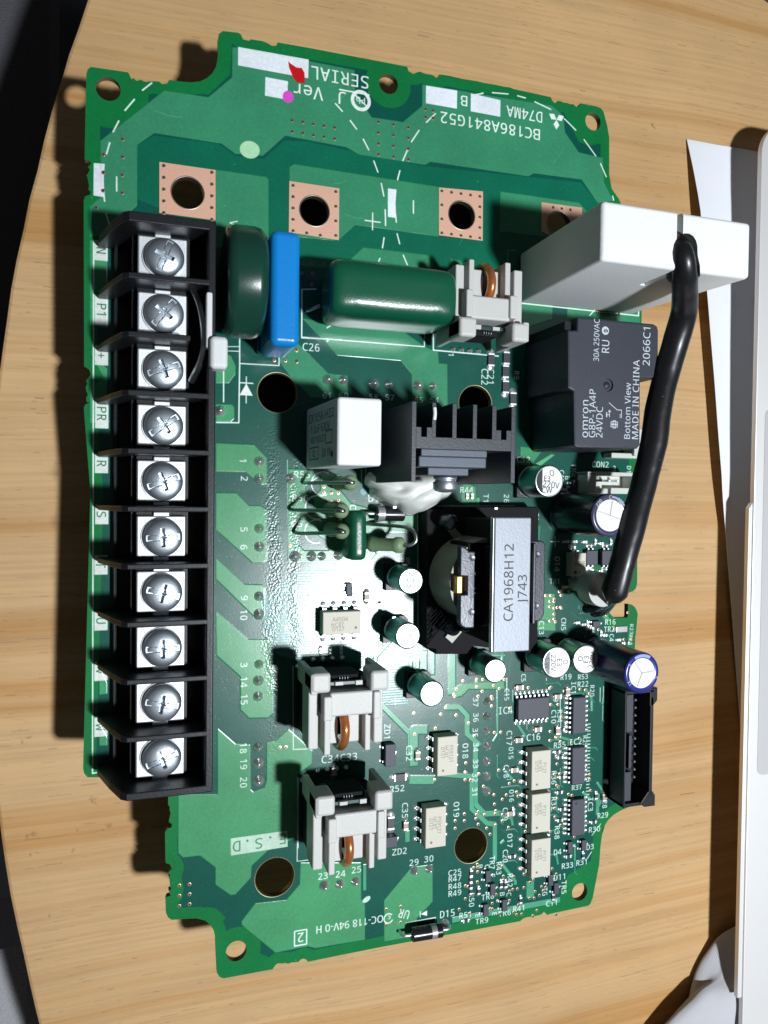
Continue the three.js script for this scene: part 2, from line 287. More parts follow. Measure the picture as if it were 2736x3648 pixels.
// the lamp that lights the scene, above and to the right, outside the picture
{
  const lamp = group('desk_lamp', [LAMP_AT[0] + 260, TABLE_Y, LAMP_AT[2]], scene, { label: 'white desk lamp above the laptop, outside the picture', category: 'lamp' });
  const head = new THREE.Group(); head.name = 'lamp_head'; const dir = P3(...LAMP_TO).sub(P3(...LAMP_AT)).normalize();
  head.position.set(-260 * S, (LAMP_AT[1] - TABLE_Y) * S, 0); head.quaternion.setFromUnitVectors(P3(0, 0, 1), dir); lamp.add(head);
  const a = new THREE.Mesh(new RoundedBoxGeometry(0.06, 0.054, 0.012, 3, 0.004).translate(0, 0, -0.0105), mat(rgb(0.6, 0.6, 0.6), 0.5)); a.name = 'housing'; head.add(a);
  const b = new THREE.Mesh(new THREE.BoxGeometry(0.041, 0.035, 0.001).translate(0, 0, -0.0035), mat(rgb(0.8, 0.8, 0.8), 0.5, 0, { emissive: 0xffffff, emissiveIntensity: 1.5 })); b.name = 'glowing_diffuser'; head.add(b);
  mesh('arm', [tube([[LAMP_AT[0] + 8, LAMP_AT[1] + 12, LAMP_AT[2]], [LAMP_AT[0] + 200, LAMP_AT[1] - 40, LAMP_AT[2]], [LAMP_AT[0] + 260, 380, LAMP_AT[2]], [LAMP_AT[0] + 260, TABLE_Y, LAMP_AT[2]]], 6, 40)], M.white, lamp);
  mesh('foot', cyl(LAMP_AT[0] + 260, TABLE_Y - 20, TABLE_Y - 4, LAMP_AT[2], 60), M.white, lamp);
}

// ---------- the circuit board ----------
const board = group('circuit_board', [60, -1.6, 0], scene, { label: 'green circuit board crowded with soldered components, raised above the pine tabletop', category: 'circuit board' });
function ragged(a, b, n, amp, seed) { const r = rng(seed), o = []; for (let i = 0; i <= n; i++) { const t = i / n; o.push([a[0] + (b[0] - a[0]) * t + (r() - 0.5) * amp, a[1] + (b[1] - a[1]) * t + (r() - 0.5) * amp]); } return o; }
const outline = [
  [-12.27, -87.85], [-12.01, -88.95], [-11.38, -89.6], [-3.98, -89.84], [-3.7, -89.43], [-3.29, -88.5], ...ragged([-2.95, -88.57], [2.42, -88.82], 8, 0.5, 1), [2.95, -88.59], [4, -88.89], [4.46, -89.77], [7.01, -89.87], [9.15, -90.08], [10.95, -90.62], [12.4, -91.58], [13.55, -92.79], [14.38, -94.42], [14.81, -96.9], [14.78, -100.77], [14.96, -101.73], [15.8, -102.53], [19.12, -102.83], [19.76, -102.58], [20.25, -101.6], [21.57, -101.53], [21.94, -101.94], [24.58, -102.05], [25.73, -101.82], [26.69, -101.44], [27.64, -101.63], [28.02, -102.46], [35.16, -102.63], [59.14, -102.85], [59.51, -101.86], [60.71, -101.41], [62, -102.18], ...ragged([62.52, -102.23], [66.47, -101.79], 6, 0.4, 2), [66.84, -101.62], [67.41, -102.55], ...ragged([68.32, -102.62], [86.44, -102.83], 10, 0.16, 4), [87.57, -102.64], [98.1, -102.46], [98.59, -101.62], [99.48, -101.06], ...ragged([100.06, -101.77], [104.83, -101.67], 5, 0.35, 3), [105.62, -101.29], [106.46, -101.59], [106.81, -102.42], [111.5, -102.45], [113.05, -102.19], [113.81, -101.42], [114.99, -98.04], [115.68, -94.98], [115.88, -85.48], [116.71, -81.88], [119.15, -79.29], [124.5, -68], [127, -60], [126.78, -52.27], [126.83, -47.52], [126.24, -11.92], [127.02, 22.89], [126.62, 24.26], [125.77, 24.93], [124.16, 25.41], [124, 22.89], [113.2, 20.2], [108.5, 22.5], [117.52, 28.85], [118.02, 29.79], [118.76, 30.94], [119.97, 31.97], [123.94, 32.07], [124.2, 31.77], [124.22, 28.42], [125.44, 28.61], [126.43, 29.26], [127.06, 30.22], [127.4, 31.27], [126.72, 38.2], [126.48, 53.57], [126.18, 83.83], [123.27, 84.52], [120.88, 85.48], [118.99, 86.91], [117.6, 88.8], [117.16, 90.82], [118.18, 88.01], [117.36, 90.43], [116.96, 93.41], [116.65, 98.43], [114.81, 107.26], [114.09, 108.77], [113.4, 109.16], [101.82, 109.48], [100.99, 109.64], [100.14, 108.51], [99.32, 109.17], ...ragged([98.5, 109.23], [93.87, 109.34], 5, 0.25, 5), [93.07, 109.94], [70.93, 110.01], [55.9, 109.97], [36.99, 110.24], [36.55, 109.61], [35.89, 109.31], [35.16, 109.46], ...ragged([34.8, 110.01], [29.94, 109.47], 6, 0.3, 6), [29.23, 109.7], [28.63, 110.49], [17.38, 110.48], [16.53, 109.97], [15.94, 108.98], [15.71, 104.54], [15.55, 101.01], [15.16, 99.02], [14.41, 97.59], [13.23, 96.42], [11.38, 95.59], [9.06, 95.31], [5.94, 95.03], [5.12, 94.3], [4.69, 93.1], [4.61, 90.35], [4.83, 89.7], [5.74, 89.5], ...ragged([5.58, 88.61], [5.39, 84.3], 7, 0.7, 7), [5.97, 83.53], [5.54, 82.51], [4.57, 81.96], [4.43, 75.11], [5.01, 74.33], [5.83, 74.2], [5.92, 73.42], ...ragged([5.49, 72.86], [5.31, 68.91], 7, 0.7, 8), [5.06, 66.73], [4.79, 64.24], [4.25, 63.05], [3.53, 62.71], [-11.61, 61.1], [-12.29, 60.18], [-12.5, 59.06], [-11.2, 0], [-12.57, -18.04], [-12.27, -18.7], [-11.34, -19.18], ...ragged([-11.84, -19.51], [-12.02, -23.97], 6, 0.6, 9), [-11.19, -25.1], [-11.53, -26.15], [-12.53, -26.8], [-12.69, -61.71], [-12.4, -62.46], [-11.47, -62.94], [-11.3, -63.49], ...ragged([-11.8, -64.31], [-11.82, -68.55], 6, 0.8, 10), [-11.22, -69.52], [-11.82, -70.03], [-12.55, -70.14],
];
const HOLES = [[...[-7.93, -85.64], 2.5], [...[54.49, -97.93], 2.35], [...[110.67, -98.38], 2.3], [...[20.25, 104.66], 2.35], [...[110.74, 105.01], 2.35],
  [...[8.5, -66.01], 3.5], [...[36.86, -65.72], 3.5], [...[73.82, -69.42], 3.5], [...[101.07, -70.39], 3.5],
  [...[28.63, -23.38], 4.6], [...[78.21, -23.36], 4.5], [...[28.94, 88.84], 4.6], [...[78.74, 88.18], 4.5]];
// artwork in board millimetres
const BX = -14, BZ = -115, BW = 145, BH = 229, K = 8.9;
const art = canvasFor(Math.round(BW * K), Math.round(BH * K)), A = art.getContext('2d'); A.setTransform(K, 0, 0, K, -BX * K, -BZ * K);
const relief = canvasFor(art.width, art.height), Rf = relief.getContext('2d'); Rf.setTransform(K, 0, 0, K, -BX * K, -BZ * K);
const C = { bare: '#0e703a', plane: '#075043', copper: '#378662', copperB: '#459163', silk: '#e4ece6', hatch: '#2f7470' };
A.fillStyle = C.plane; A.fillRect(BX, BZ, BW, BH); Rf.fillStyle = '#707070'; Rf.fillRect(BX, BZ, BW, BH);
// bare laminate without inner copper: a strip all along the outline, wider at the lugs
A.save(); A.lineJoin = 'round'; line(A, [...outline, outline[0], outline[1]], 5.2, C.bare);
for (const [x, z, r] of HOLES.slice(0, 5)) disc(A, x, z, r > 2.4 ? 8.2 : 5.6, C.bare);
poly(A, [[-12.54, -89.2], [-4.15, -90.06], [-2.08, -86.86], [-5.81, -79.78], [-9.52, -79.52], [-9.49, -70.31], [-12.65, -69.84]], C.bare); poly(A, [[14.88, -102.09], [17.84, -100.83], [17.52, -93.34], [12.78, -88.04], [3.48, -87.85], [2.07, -89.05]], C.bare);
poly(A, [[15.77, 99.3], [22.67, 104.03], [28.32, 107.92], [28.35, 111.15], [17.21, 110.63], [15.74, 109.11]], C.bare); poly(A, [[4.77, 90.55], [7.07, 93.32], [13.71, 93.36], [15.74, 94.04], [17.8, 96.48], [15.77, 99.3], [9.06, 95.72], [5.77, 95.17]], C.bare); poly(A, [[106.95, 100.03], [114.88, 96.66], [117.22, 97.5], [114.56, 109.25], [100.99, 109.54], [104.27, 106.6]], C.bare); poly(A, [[102.19, -99.04], [114.29, -102.14], [115.7, -93.92], [109.58, -91.91], [106.52, -92.48]], C.bare);
A.restore();
// upper field between the copper bars is lighter than the inner-plane teal
poly(A, [[-2.1, -74.65], [1.43, -77.37], [15.05, -77.68], [18.76, -75.65], [25.18, -75.86], [29.76, -80.74], [35.36, -81.32], [44.31, -80.84], [63.88, -79.96], [93.11, -81.44], [107.34, -82.16], [112.95, -77.14], [116.2, -70.65], [117.72, -58.02], [35.67, -49.78], [28.01, -59.56], [14.44, -57.94], [2.56, -61.98], [-2.05, -63.19]], '#09634a');
const copper = (pts, color = C.copper) => { poly(A, pts, color); poly(Rf, pts, '#cccccc'); line(A, [...pts, pts[0]], 0.12, '#2a7a52'); };
copper([[17.92, -99.43], [35.19, -99.6], [46.07, -99.6], [46.27, -94.71], [50.41, -89.38], [58.28, -89.58], [63.15, -94.26], [63.08, -99.33], [98.43, -100.36], [101.91, -98.38], [102.4, -94.32], [106.58, -89.78], [113.81, -89.41], [114.38, -83.15], [117.28, -78.77], [112.64, -77.52], [107.62, -82.99], [93.67, -82.6], [92.07, -81.6], [65.44, -81.31], [64.13, -80.38], [47.52, -80.3], [44.3, -81.55], [35.36, -81.78], [29.94, -81.92], [24.87, -76.64], [18.76, -76.09], [15.6, -77.92], [1.43, -77.91], [-2.1, -74.79], [-2.04, -61.87], [-3.86, -60.01], [-6.06, -55.49], [-11.44, -54.13], [-11.53, -60.38], [-9.3, -62.7], [-9.43, -74.5], [3.48, -87.31], [12.79, -87.49], [17.9, -92.74]]);
copper([[14.35, -71.9], [25.59, -71.94], [26.17, -71.38], [26.31, -54.4], [14.65, -54.98]]);
copper([[30.98, -75], [32.06, -75.74], [67.64, -75.51], [67.81, -63.6], [46.72, -63.81], [43.06, -60.2], [41.47, -59.54], [31.12, -59.29]]);
copper([[84.34, -76.66], [106.84, -76.86], [111.17, -73.74], [114.4, -67.25], [84.22, -66.8]]);
copper([[48.77, -58.71], [65.05, -58.73], [66.39, -57.85], [66.24, -52.72], [57.73, -53.08], [41.05, -50.19], [46.31, -56.26]]);
copper([[71.07, -58.57], [73.78, -58.37], [75.64, -55.95], [70.89, -55.25]]);
copper([[34, -54.6], [42.63, -54.87], [41.03, -52.86], [34.02, -52.78]]);
copper([[34.33, -40.79], [39.13, -40.6], [58.32, -40.18], [64.48, -36.57], [66.92, -35.72], [68.04, -35.59], [68.3, -32.72], [70.55, -32.66], [70.79, -22.29], [61.6, -21.84], [61.28, -29.8], [58.42, -32.76], [42.66, -32.92]]);
copper([[26.95, -34.6], [33.2, -35.06], [39.57, -29.44], [40.47, -28.52], [45.17, -28.29], [45.35, -23.45], [36.49, -22.79], [31.69, -27.2], [29.32, -30.14]]);
copper([[91.25, -50.77], [99.57, -49.81], [99.64, -46.13], [88.29, -41.98]]); copper([[104.01, -51.74], [126.36, -51.78], [126.46, -47.48], [104.11, -46.73]]);
copper([[14.8, -31.4], [17.96, -31.24], [19.1, -29.05], [19.12, -27.15], [17.63, -24.98], [14.85, -24.82]], '#3f9464'); copper([[14.88, -20.11], [18.42, -20.21], [18.87, -19.55], [18.89, -17.08], [18.26, -16.41], [14.9, -16.34]], '#3f9464');
copper([[14.94, -11.43], [23.4, -11.33], [26.31, -8.52], [26.36, -2.46], [25.09, -2.28], [21.55, -5.14], [14.98, -5.15]], C.copperB);
copper([[15.01, -0.27], [19.5, -0.32], [22.37, 2.52], [24.86, 2.51], [26.41, 3.35], [26.5, 14.91], [25.73, 15.52], [23.23, 15.47], [15.06, 7.89]], C.copperB);
copper([[15.11, 14.35], [21.55, 20.42], [25.58, 20.64], [26.05, 21.31], [26.03, 27.73], [25.45, 28.49], [24.29, 28.44], [15.14, 19]], C.copperB);
copper([[15.19, 26.36], [22.41, 33.09], [27.63, 33.34], [28.24, 35.93], [28.36, 50.46], [27, 51.41], [22.74, 51.07], [20.81, 49.01], [20.75, 41.41], [15.44, 36.32]], C.copperB);
copper([[7.23, 66.98], [15.84, 67.96], [15.74, 52.92], [19.73, 56.83], [22.98, 57.29], [23.25, 67.63], [23.84, 68.32], [26.35, 67.66], [26.93, 66.07], [26.85, 57.25], [29, 56.9], [31.95, 54.51], [37.62, 60.09], [37.53, 63.21], [34.16, 65.26], [34.3, 80.06], [27.26, 82.38], [23.58, 85.41], [23.41, 88.14], [19.98, 91.47], [18.95, 91.5], [15.49, 88.51], [15.46, 84.55], [12.01, 81.36], [8.33, 81.3], [7.3, 80.17]], C.copperB);
copper([[21.41, 97.97], [24.51, 94.32], [31.78, 94.66], [34.92, 91.43], [35.02, 86.31], [49.85, 88.43], [49.96, 97.36], [50.93, 99], [51.03, 107.42], [38.8, 107.28], [36.96, 106.51], [29.31, 106.66], [21.52, 98.87]], C.copperB);
copper([[55.84, 98.65], [62.99, 91.42], [68.42, 91.51], [68.55, 100.9], [64.39, 104.44], [64.45, 108.74], [55.97, 108.78]], C.copperB);
copper([[31.25, -6.05], [36.06, -5.95], [41.4, -4.97], [43.66, -5.02], [43.92, -1.07], [46.46, 1.87], [49.69, 2.62], [57, 6.4], [63.42, 2.53], [63.5, 8.45], [58.93, 8.66], [52.78, 8.63], [50.72, 11.3], [52.84, 13.78], [51.46, 15.33], [31.44, 15.23]], '#3d8a62');
for (const q of [[[35.32, -2.26], [38.95, -4.7], [38.98, -1.22], [35.69, 1.63]], [[35.79, 1.2], [37.45, 0.75], [37.49, 5.53], [35.82, 4.23]], [[33.89, 8.67], [37.52, 8.69], [41.12, 11], [41.14, 12.97], [35.14, 12.9], [33.92, 11.59]], [[43.64, -6.33], [63.3, -6.77], [63.41, 1.85], [56.75, 5.95], [49.68, 2.18], [46.69, 1.76], [43.7, -1.29]]]) { poly(A, q, C.plane); poly(Rf, q, '#707070'); }
// strip under the terminal block's wire entries
for (const [a, b] of [[[[-11.44, -53.42], [-8.09, -53.1], [-8.06, -44.51], [-11.4, -40.62]], 0], [[[-11.37, -29.92], [-8, -26.56], [-7.98, -23.31]], 0], [[[-9.31, 37.21], [-7.77, 40.97], [-7.76, 43.36], [-9.29, 43.43]], 0], [[[-9.27, 49.66], [-7.73, 52.74], [-7.72, 54.58], [-9.26, 54.44]], 0], [[[-11.4, -40.62], [-8.06, -44.51], [-8.02, -35.19], [-11.39, -35.63]], 0], [[[-11.35, -22.76], [-7.99, -24.75], [-7.96, -15.74], [-11.33, -14.87]], 0]]) copper(a, '#3f9464');
// upper middle: light and dark fields by the relay and connectors
copper([[91.19, -13.09], [97.55, -12.42], [94.19, -8.42], [91.27, -8.35]], '#35875a'); copper([[95.64, -8.89], [100.04, -11.4], [101.04, -11.21], [97.13, -8.4]], '#5aa878'); copper([[94.54, 24.69], [101.72, 24.91], [102.16, 34.67], [94.95, 34.13]], '#4f9a68'); copper([[94.2, 5.92], [97.41, 7.24], [96.99, 10.74], [94.52, 10.28]], '#23795a');
copper([[75.29, -3.83], [78.77, -2.62], [78.85, 2.47], [74.92, 1.65]], '#3a8a5e'); copper([[76.62, 3.1], [78.82, 1.81], [79.07, 0.03], [79.91, 0.02], [79.94, 2.31], [77.73, 3.34]], '#4f9a68');
copper([[75.69, 46.82], [87.33, 46.82], [87.8, 49], [77.59, 48.29], [75.74, 49.89], [73.88, 50.14], [73.84, 47.46]], '#3f9260');
// ground mesh of fine crossing lines round the opto coupler
const mesh0 = [[25.43, 23.8], [33.85, 17.32], [54.28, 17.72], [62.7, 33.95], [61.35, 51.1], [54.69, 50.59], [54.56, 40.22], [33.32, 38.26], [28.68, 36.59], [26.54, 32.25]];
for (const X of [A, Rf]) { X.save(); X.beginPath(); mesh0.forEach(([x, z], i) => (i ? X.lineTo(x, z) : X.moveTo(x, z))); X.closePath(); X.clip(); }
A.fillStyle = '#1f665c'; A.fillRect(BX, BZ, BW, BH);
for (let v = -20; v < 120; v += 0.62) { line(A, [[v, -120], [v, 120]], 0.3, 'rgba(58,132,122,0.35)'); line(A, [[-20, v], [140, v]], 0.3, 'rgba(58,132,122,0.6)'); line(Rf, [[-20, v], [140, v]], 0.3, '#7a7a7a'); }
A.restore(); Rf.restore();
// tracks
const track = (pts, w = 1.1, color = '#4a9a76') => { line(A, pts, w + 0.14, '#0d5048'); line(A, pts, w, color); line(Rf, pts, w, '#cccccc'); };
for (const [p, w] of [[[[54.49, 50.39], [62.03, 58.1], [62.1, 63.57]], 1.3], [[[71.43, 52.44], [75.14, 52.61], [77.34, 55.02], [77.41, 59.65], [80.53, 62.45], ...[[79.69, 62.18], [79.94, 77.74], [82.53, 80.59], [86.61, 80.89], [90.54, 82.56]]], 1.3], [[[68.81, 68.79], [78.76, 70.61], [78.89, 78.78], [83.19, 83.02], ...[[85.43, 83.6], [85.58, 93.01]]], 1.2], [[[54.1, 34.28], [54.13, 36.68], [51.09, 39.28], [51.11, 40.75]], 1.1], [[[56.63, 35.15], [53, 38.65], [52.65, 41.58]], 0.9], [[[65.55, 37.84], [65.62, 43.31]], 1.3], [[[67.77, 37.96], [67.85, 44.02]], 1.0], [[[72.86, 38.23], [73.03, 49.31]], 2.0], [[[61.99, 40.28], [62.02, 42.15]], 0.9], [[[63.78, 40.38], [63.81, 42.26]], 0.9], [[[85.63, 49.05], [85.82, 60.39], [84.56, 62.24]], 0.5], [[[66.63, 57.56], [63.02, 57.25], [63.14, 66.31]], 2.2], [[[61.99, 69.58], [68.63, 70.3]], 2.2], [[[61.65, 82.21], [61.69, 84.99]], 1.2], [[[50.77, 88.97], [50.84, 95.35]], 0.8], [[[90.76, 57.28], [93.69, 61.49], [91.51, 62.48]], 0.7], [[[104.03, 62.81], [107.25, 63.91]], 0.7], [[[87.71, 69.6], [90.37, 72.64]], 0.7], [[[89.64, 80.47], [90.58, 84.54]], 0.7], [[[111.25, 78.16], [113.64, 80.48]], 0.8], [[[115.97, 79.11], [115.85, 84.87]], 1.0], [[[95.87, 99.86], [95.95, 104.29]], 2.2], [[[87.71, 94.28], [91.53, 99.21], [91.55, 100.18]], 0.8], [[[73.91, 106.49], [104.82, 106.19]], 1.4], [[[87.09, 88.88], [88.14, 88.05]], 0.6], [[[111.62, 50.46], [113.55, 53.45], [113.62, 56.72]], 0.6], [[[116.13, 30.23], [118.32, 32.56]], 1.1], [[[82.54, 40.02], [87.78, 40.31]], 0.6], [[[86.81, 39.83], [86.9, 45.25]], 0.7], [[[115.61, 76.09], [118, 79.38], [115.76, 83.16]], 0.7], [[[105.11, 24.01], [108.55, 24.11], [108.5, 21.69]], 0.2], [[[103.47, 93.56], [104.08, 96.63]], 0.5], [[[109.06, 91.84], [109.15, 96.35]], 0.5]]) track(p, w);
const rs = rng(11); for (let i = 0; i < 70; i++) { const x = 84 + rs() * 34, z = 30 + rs() * 68, l = 1.5 + rs() * 5, v = rs() < 0.5; if (x > 118 - Math.max(0, z - 82) * 0.4) continue; track(v ? [[x, z], [x, z + l], [x + 0.8, z + l + 0.8]] : [[x, z], [x + l, z], [x + l + 0.8, z + 0.8]], 0.26, '#3f8f74'); }
// white legend print
const SK = C.silk, dash = (a, b) => line(A, [a, b], 0.26, SK);
for (const q of [[[-1.11, -86.49], [0.96, -88.56]], [[-4.63, -81.59], [-2.58, -84.44]], [[-6.98, -76.67], [-5.74, -79.37]], [[-8.25, -71.85], [-7.55, -74.51]], [[-6.17, -67.52], [-6.16, -64.3]], [[-8.8, -64.01], [-8.55, -61.84]], [[-8.34, -59.51], [-7.59, -57.03]], [[41.51, -91.16], [43.38, -89.51]], [[45.11, -87.88], [46.86, -85.95]], [[48.37, -84.07], [49.85, -81.6]], [[51.03, -79.4], [52.17, -76.71]], [[52.96, -74.43], [53.7, -71.28]], [[54.05, -68.36], [54.2, -64.39]], [[53.87, -61.71], [53.45, -59.02]], [[52.92, -56.7], [52.57, -55.8]], [[64.15, -90.4], [66.65, -93.06]], [[62.45, -88.38], [60.41, -85.15]], [[59.5, -83.18], [58.3, -80.34]], [[57.66, -78.08], [57.02, -75.58]], [[56.66, -67.59], [56.89, -65.54]], [[57.08, -63.05], [57.83, -60.48]], [[58.69, -58.11], [59.86, -55.71]], [[75.93, -98.88], [79.32, -100.17]], [[81.59, -100.67], [86.18, -101.13]], [[88.57, -101.15], [91.03, -100.97]], [[93.46, -100.53], [98.33, -99.32]], [[102.1, -97.74], [105.75, -95.22]], [[108.02, -93.4], [111.83, -89.53]], [[113.16, -87.99], [115.09, -84.57]], [[117.06, -80.07], [117.46, -78.79]], [[61.16, -71.41], [61.21, -68.21]], [[40.03, -39.03], [42.37, -40.68]], [[40.07, -35.89], [40.59, -36.32]]]) line(A, q, 0.34, SK);
const whiteBox = (pts) => { poly(A, pts, '#dfe6ec'); };
whiteBox([[19.18, -99.71], [35.22, -99.97], [35.1, -95.69], [19.18, -95.65]]); whiteBox([[25.3, -94.2], [30.41, -94.19], [30.37, -89.99], [25.22, -90.04]]); whiteBox([[64.03, -99.26], [72.22, -99.51], [72.18, -95.12], [64.04, -95.04]]); whiteBox([[75.87, -99.46], [83.96, -99.23], [83.97, -95.12], [75.88, -95.11]]); whiteBox([[-10.76, -69.66], [-8.55, -69.81], [-8.74, -66.87], [-8.62, -62.79], [-10.8, -62.85]]); whiteBox([[54.65, -73.33], [56.84, -73.39], [56.63, -70.23], [56.83, -66.64], [54.73, -66.62]]);
const f0 = 'monospace';
write(A, 'SERIAL', 42.66, -97.19, 2.9, 180, SK, f0, 'center', 0.98); write(A, 'Ver.', 33.84, -92.59, 2.9, 180, SK, f0); write(A, 'J', 43.1, -92.6, 2.9, 180, SK, f0); write(A, 'B', 74.1, -97.27, 2.5, 180, SK, f0); write(A, 'D74MA', 90.82, -96.88, 2.6, 180, SK, f0, 'center', 0.95); write(A, 'BC186A841G52', 81.55, -92.32, 2.7, 180, SK, f0, 'center', 1.02);
line(A, [[42.45, -94.5], [49.85, -94.49]], 0.34, SK);
{ const [x, z] = [47.73, -92.84]; A.strokeStyle = SK; A.lineWidth = 0.42; A.beginPath(); A.arc(x, z, 2.25, 0, 7); A.stroke(); A.beginPath(); A.arc(x, z, 1.85, 0, 7); A.stroke(); write(A, 'Pb', x, z, 1.5, 180, SK, 'sans-serif'); line(A, [[x - 1.6, z - 1.2], [x + 1.6, z + 1.2]], 0.35, SK); }
{ const [x, z] = [99.91, -97.01]; for (const a of [90, 210, 330]) { const t = a * Math.PI / 180, u = [Math.cos(t), Math.sin(t)], n = [-u[1], u[0]], L = 2.5, w = 0.85; poly(A, [[x, z], [x + u[0] * L / 2 + n[0] * w, z + u[1] * L / 2 + n[1] * w], [x + u[0] * L, z + u[1] * L], [x + u[0] * L / 2 - n[0] * w, z + u[1] * L / 2 - n[1] * w]], SK); } }
// marker-pen blots
poly(A, [[30.45, -98.69], [30.96, -98.29], [32.41, -97.61], [33.59, -97.75], [34.22, -96.8], [34.33, -94.44], [32.56, -94.27], [31.77, -95.01], [30.7, -97.21]], '#c3161c'); { const [x, z] = [30.52, -90.71]; A.fillStyle = '#d94fc4'; A.beginPath(); A.ellipse(x, z, 1.25, 1.4, 0.4, 0, 7); A.fill(); } { const [x, z] = [21.94, -77.44]; A.fillStyle = '#a9d6ac'; A.beginPath(); A.ellipse(x, z, 2.25, 1.95, -0.2, 0, 7); A.fill(); }
{ const [x, z] = [51.33, 97.61]; A.fillStyle = '#b9d8c4'; A.beginPath(); A.ellipse(x, z, 1.1, 0.65, -0.5, 0, 7); A.fill(); }
{ const [x, z] = [49.44, -0.97]; disc(A, x, z, 0.8, '#5f9aa0'); }
// long frame of the terminal block and the terminal names
line(A, [[-7.41, -53.61], [-10.71, -53.33], [-10.6, 60.36], [-6.67, 60.03]], 0.3, SK);
for (const [q, t] of [[[-9.23, -51.44], 'N'], [[-9.12, -38.86], 'P1'], [[-9.09, -29.29], '+'], [[-8.98, -16.95], 'PR'], [[-9.01, -6.3], 'R'], [[-8.91, 4.63], 'S'], [[-9.04, 15.45], 'T'], [[-9, 27.47], 'U'], [[-8.97, 38.33], 'V'], [[-8.93, 50.43], 'W']]) { A.fillStyle = '#d6ddd6'; const l = t.length > 1 ? 6.4 : 4.2; A.fillRect(q[0] - 1.35, q[1] - l / 2, 2.7, l); write(A, t, q[0], q[1], 1.9, 90, '#1f6a48', f0); }
// plus, minus, diode and outline marks
{ const [x, z] = [50.95, -65.09]; line(A, [[x - 2, z], [x + 2, z]], 0.3, SK); line(A, [[x, z - 2.1], [x, z + 2.1]], 0.3, SK); }
{ const [x, z] = [21.56, -23.49]; poly(A, [[x - 1.5, z + 1.1], [x + 1.5, z + 1.1], [x, z - 1.6]], SK); line(A, [[x - 1.6, z - 1.7], [x + 1.6, z - 1.7]], 0.28, SK); line(A, [[x, z - 3.2], [x, z + 2.9]], 0.26, SK); }
line(A, [[16.5, -27.74], [16.55, -20.57]], 0.3, SK); line(A, [[19.99, -36.31], [20.04, -29.49], [19.95, -16.17], [14.91, -16.04]], 0.32, SK); line(A, [[20.04, -29.49], [28.96, -29.61], [28.94, -31.62]], 0.28, SK); line(A, [[17.2, -33.07], [20.01, -33.28]], 0.2, SK); line(A, [[17.21, -32.13], [20.02, -32.22]], 0.2, SK); line(A, [[37.56, -47.85], [34.1, -47.44], [34.16, -36.33], [43.76, -36.6]], 0.3, SK);
line(A, [[34.07, -47.55], [34.17, -36.5], [64.48, -36.49], [64.43, -40.26]], 0.28, SK); line(A, [[66.74, -42.09], [66.83, -35.84], [84.55, -35.58]], 0.34, SK); line(A, [[88.16, -49.42], [125.88, -49.25], [125.83, -51.5]], 0.36, SK); line(A, [[110.68, -47.94], [112.95, -50.49]], 0.34, SK); line(A, [[88.79, -62.54], [86.61, -62.29], [86.68, -57.98]], 0.2, '#7ea08e');
line(A, [[32.8, 39.66], [33.08, 59.31], [37.87, 59.58]], 0.2, SK); line(A, [[34.32, 66.04], [34.22, 85.83], [37.49, 85.94]], 0.22, SK); line(A, [[34.12, 65.86], [34.45, 82.82]], 0.2, SK);
line(A, [[48.87, -6.19], [48.91, -2.98]], 0.16, SK); line(A, [[31.08, -8.14], [31.48, 15.31], [52.59, 15.44]], 0.2, '#9fc4ae'); line(A, [[63.23, 2.92], [63.81, 36.06]], 0.14, SK); line(A, [[67.89, 2.27], [89.6, 1.99]], 0.18, SK); line(A, [[49.97, -2.59], [49.93, -6.47]], 0.15, SK);
for (const [q, a0, a1] of [[[39.52, -2.76], 1.2, 5.2], [[38.13, 2.81], 1.2, 5.2], [[38.08, 8.47], 1.2, 5.2]]) { A.strokeStyle = SK; A.lineWidth = 0.28; A.beginPath(); A.arc(q[0], q[1], 2.75, a0, a1); A.stroke(); }
{ const [x, z] = [101.57, 11.3]; line(A, [[x - 1.4, z], [x + 1.4, z]], 0.3, SK); line(A, [[x, z - 1.4], [x, z + 1.4]], 0.3, SK); const q = [58.1, 49.73]; line(A, [[q[0] - 1.2, q[1]], [q[0] + 1.2, q[1]]], 0.2, SK); line(A, [[q[0], q[1] - 1.2], [q[0], q[1] + 1.2]], 0.2, SK); }
poly(A, [[18.82, 78.41], [31.8, 78.26], [31.96, 82.07], [18.88, 82.36]], '#b9d2c0'); for (const [q, t] of [[[30.79, 80.12], 'E'], [[27.83, 80.32], '.'], [[25.21, 80.44], 'S'], [[22.58, 80.48], '.'], [[20.2, 80.47], 'D']]) write(A, t, q[0], q[1], 2.5, 180, '#3b8a5c', f0);
{ const [x, z] = [35.22, 104.17]; A.strokeStyle = SK; A.lineWidth = 0.3; A.strokeRect(x - 1.45, z - 1.75, 2.9, 3.5); write(A, '2', x, z, 2.2, 180, SK, f0); }
write(A, 'OC-118 94V-0 H', 47.28, 103.05, 1.75, 180, SK, 'sans-serif', 'center', 0.98);
{ const [x, z] = [57, 103.2]; A.strokeStyle = SK; A.lineWidth = 0.3; A.beginPath(); A.arc(x, z, 1.15, 0.4, 5.6); A.stroke(); write(A, 'c', x + 0.2, z, 1.2, 180, SK); write(A, 'UR', 61.05, 102.86, 2.1, 200, SK, 'sans-serif', 'center', 0.8); const q = [66.1, 103.55]; poly(A, [[q[0] + 1, q[1] - 0.7], [q[0] + 1, q[1] + 0.7], [q[0] - 0.7, q[1]]], SK); line(A, [[q[0] - 0.8, q[1] - 0.8], [q[0] - 0.8, q[1] + 0.8]], 0.22, SK); }
line(A, [[61.47, 105.11], [69.35, 105.03], [69.38, 106.68]], 0.3, SK);
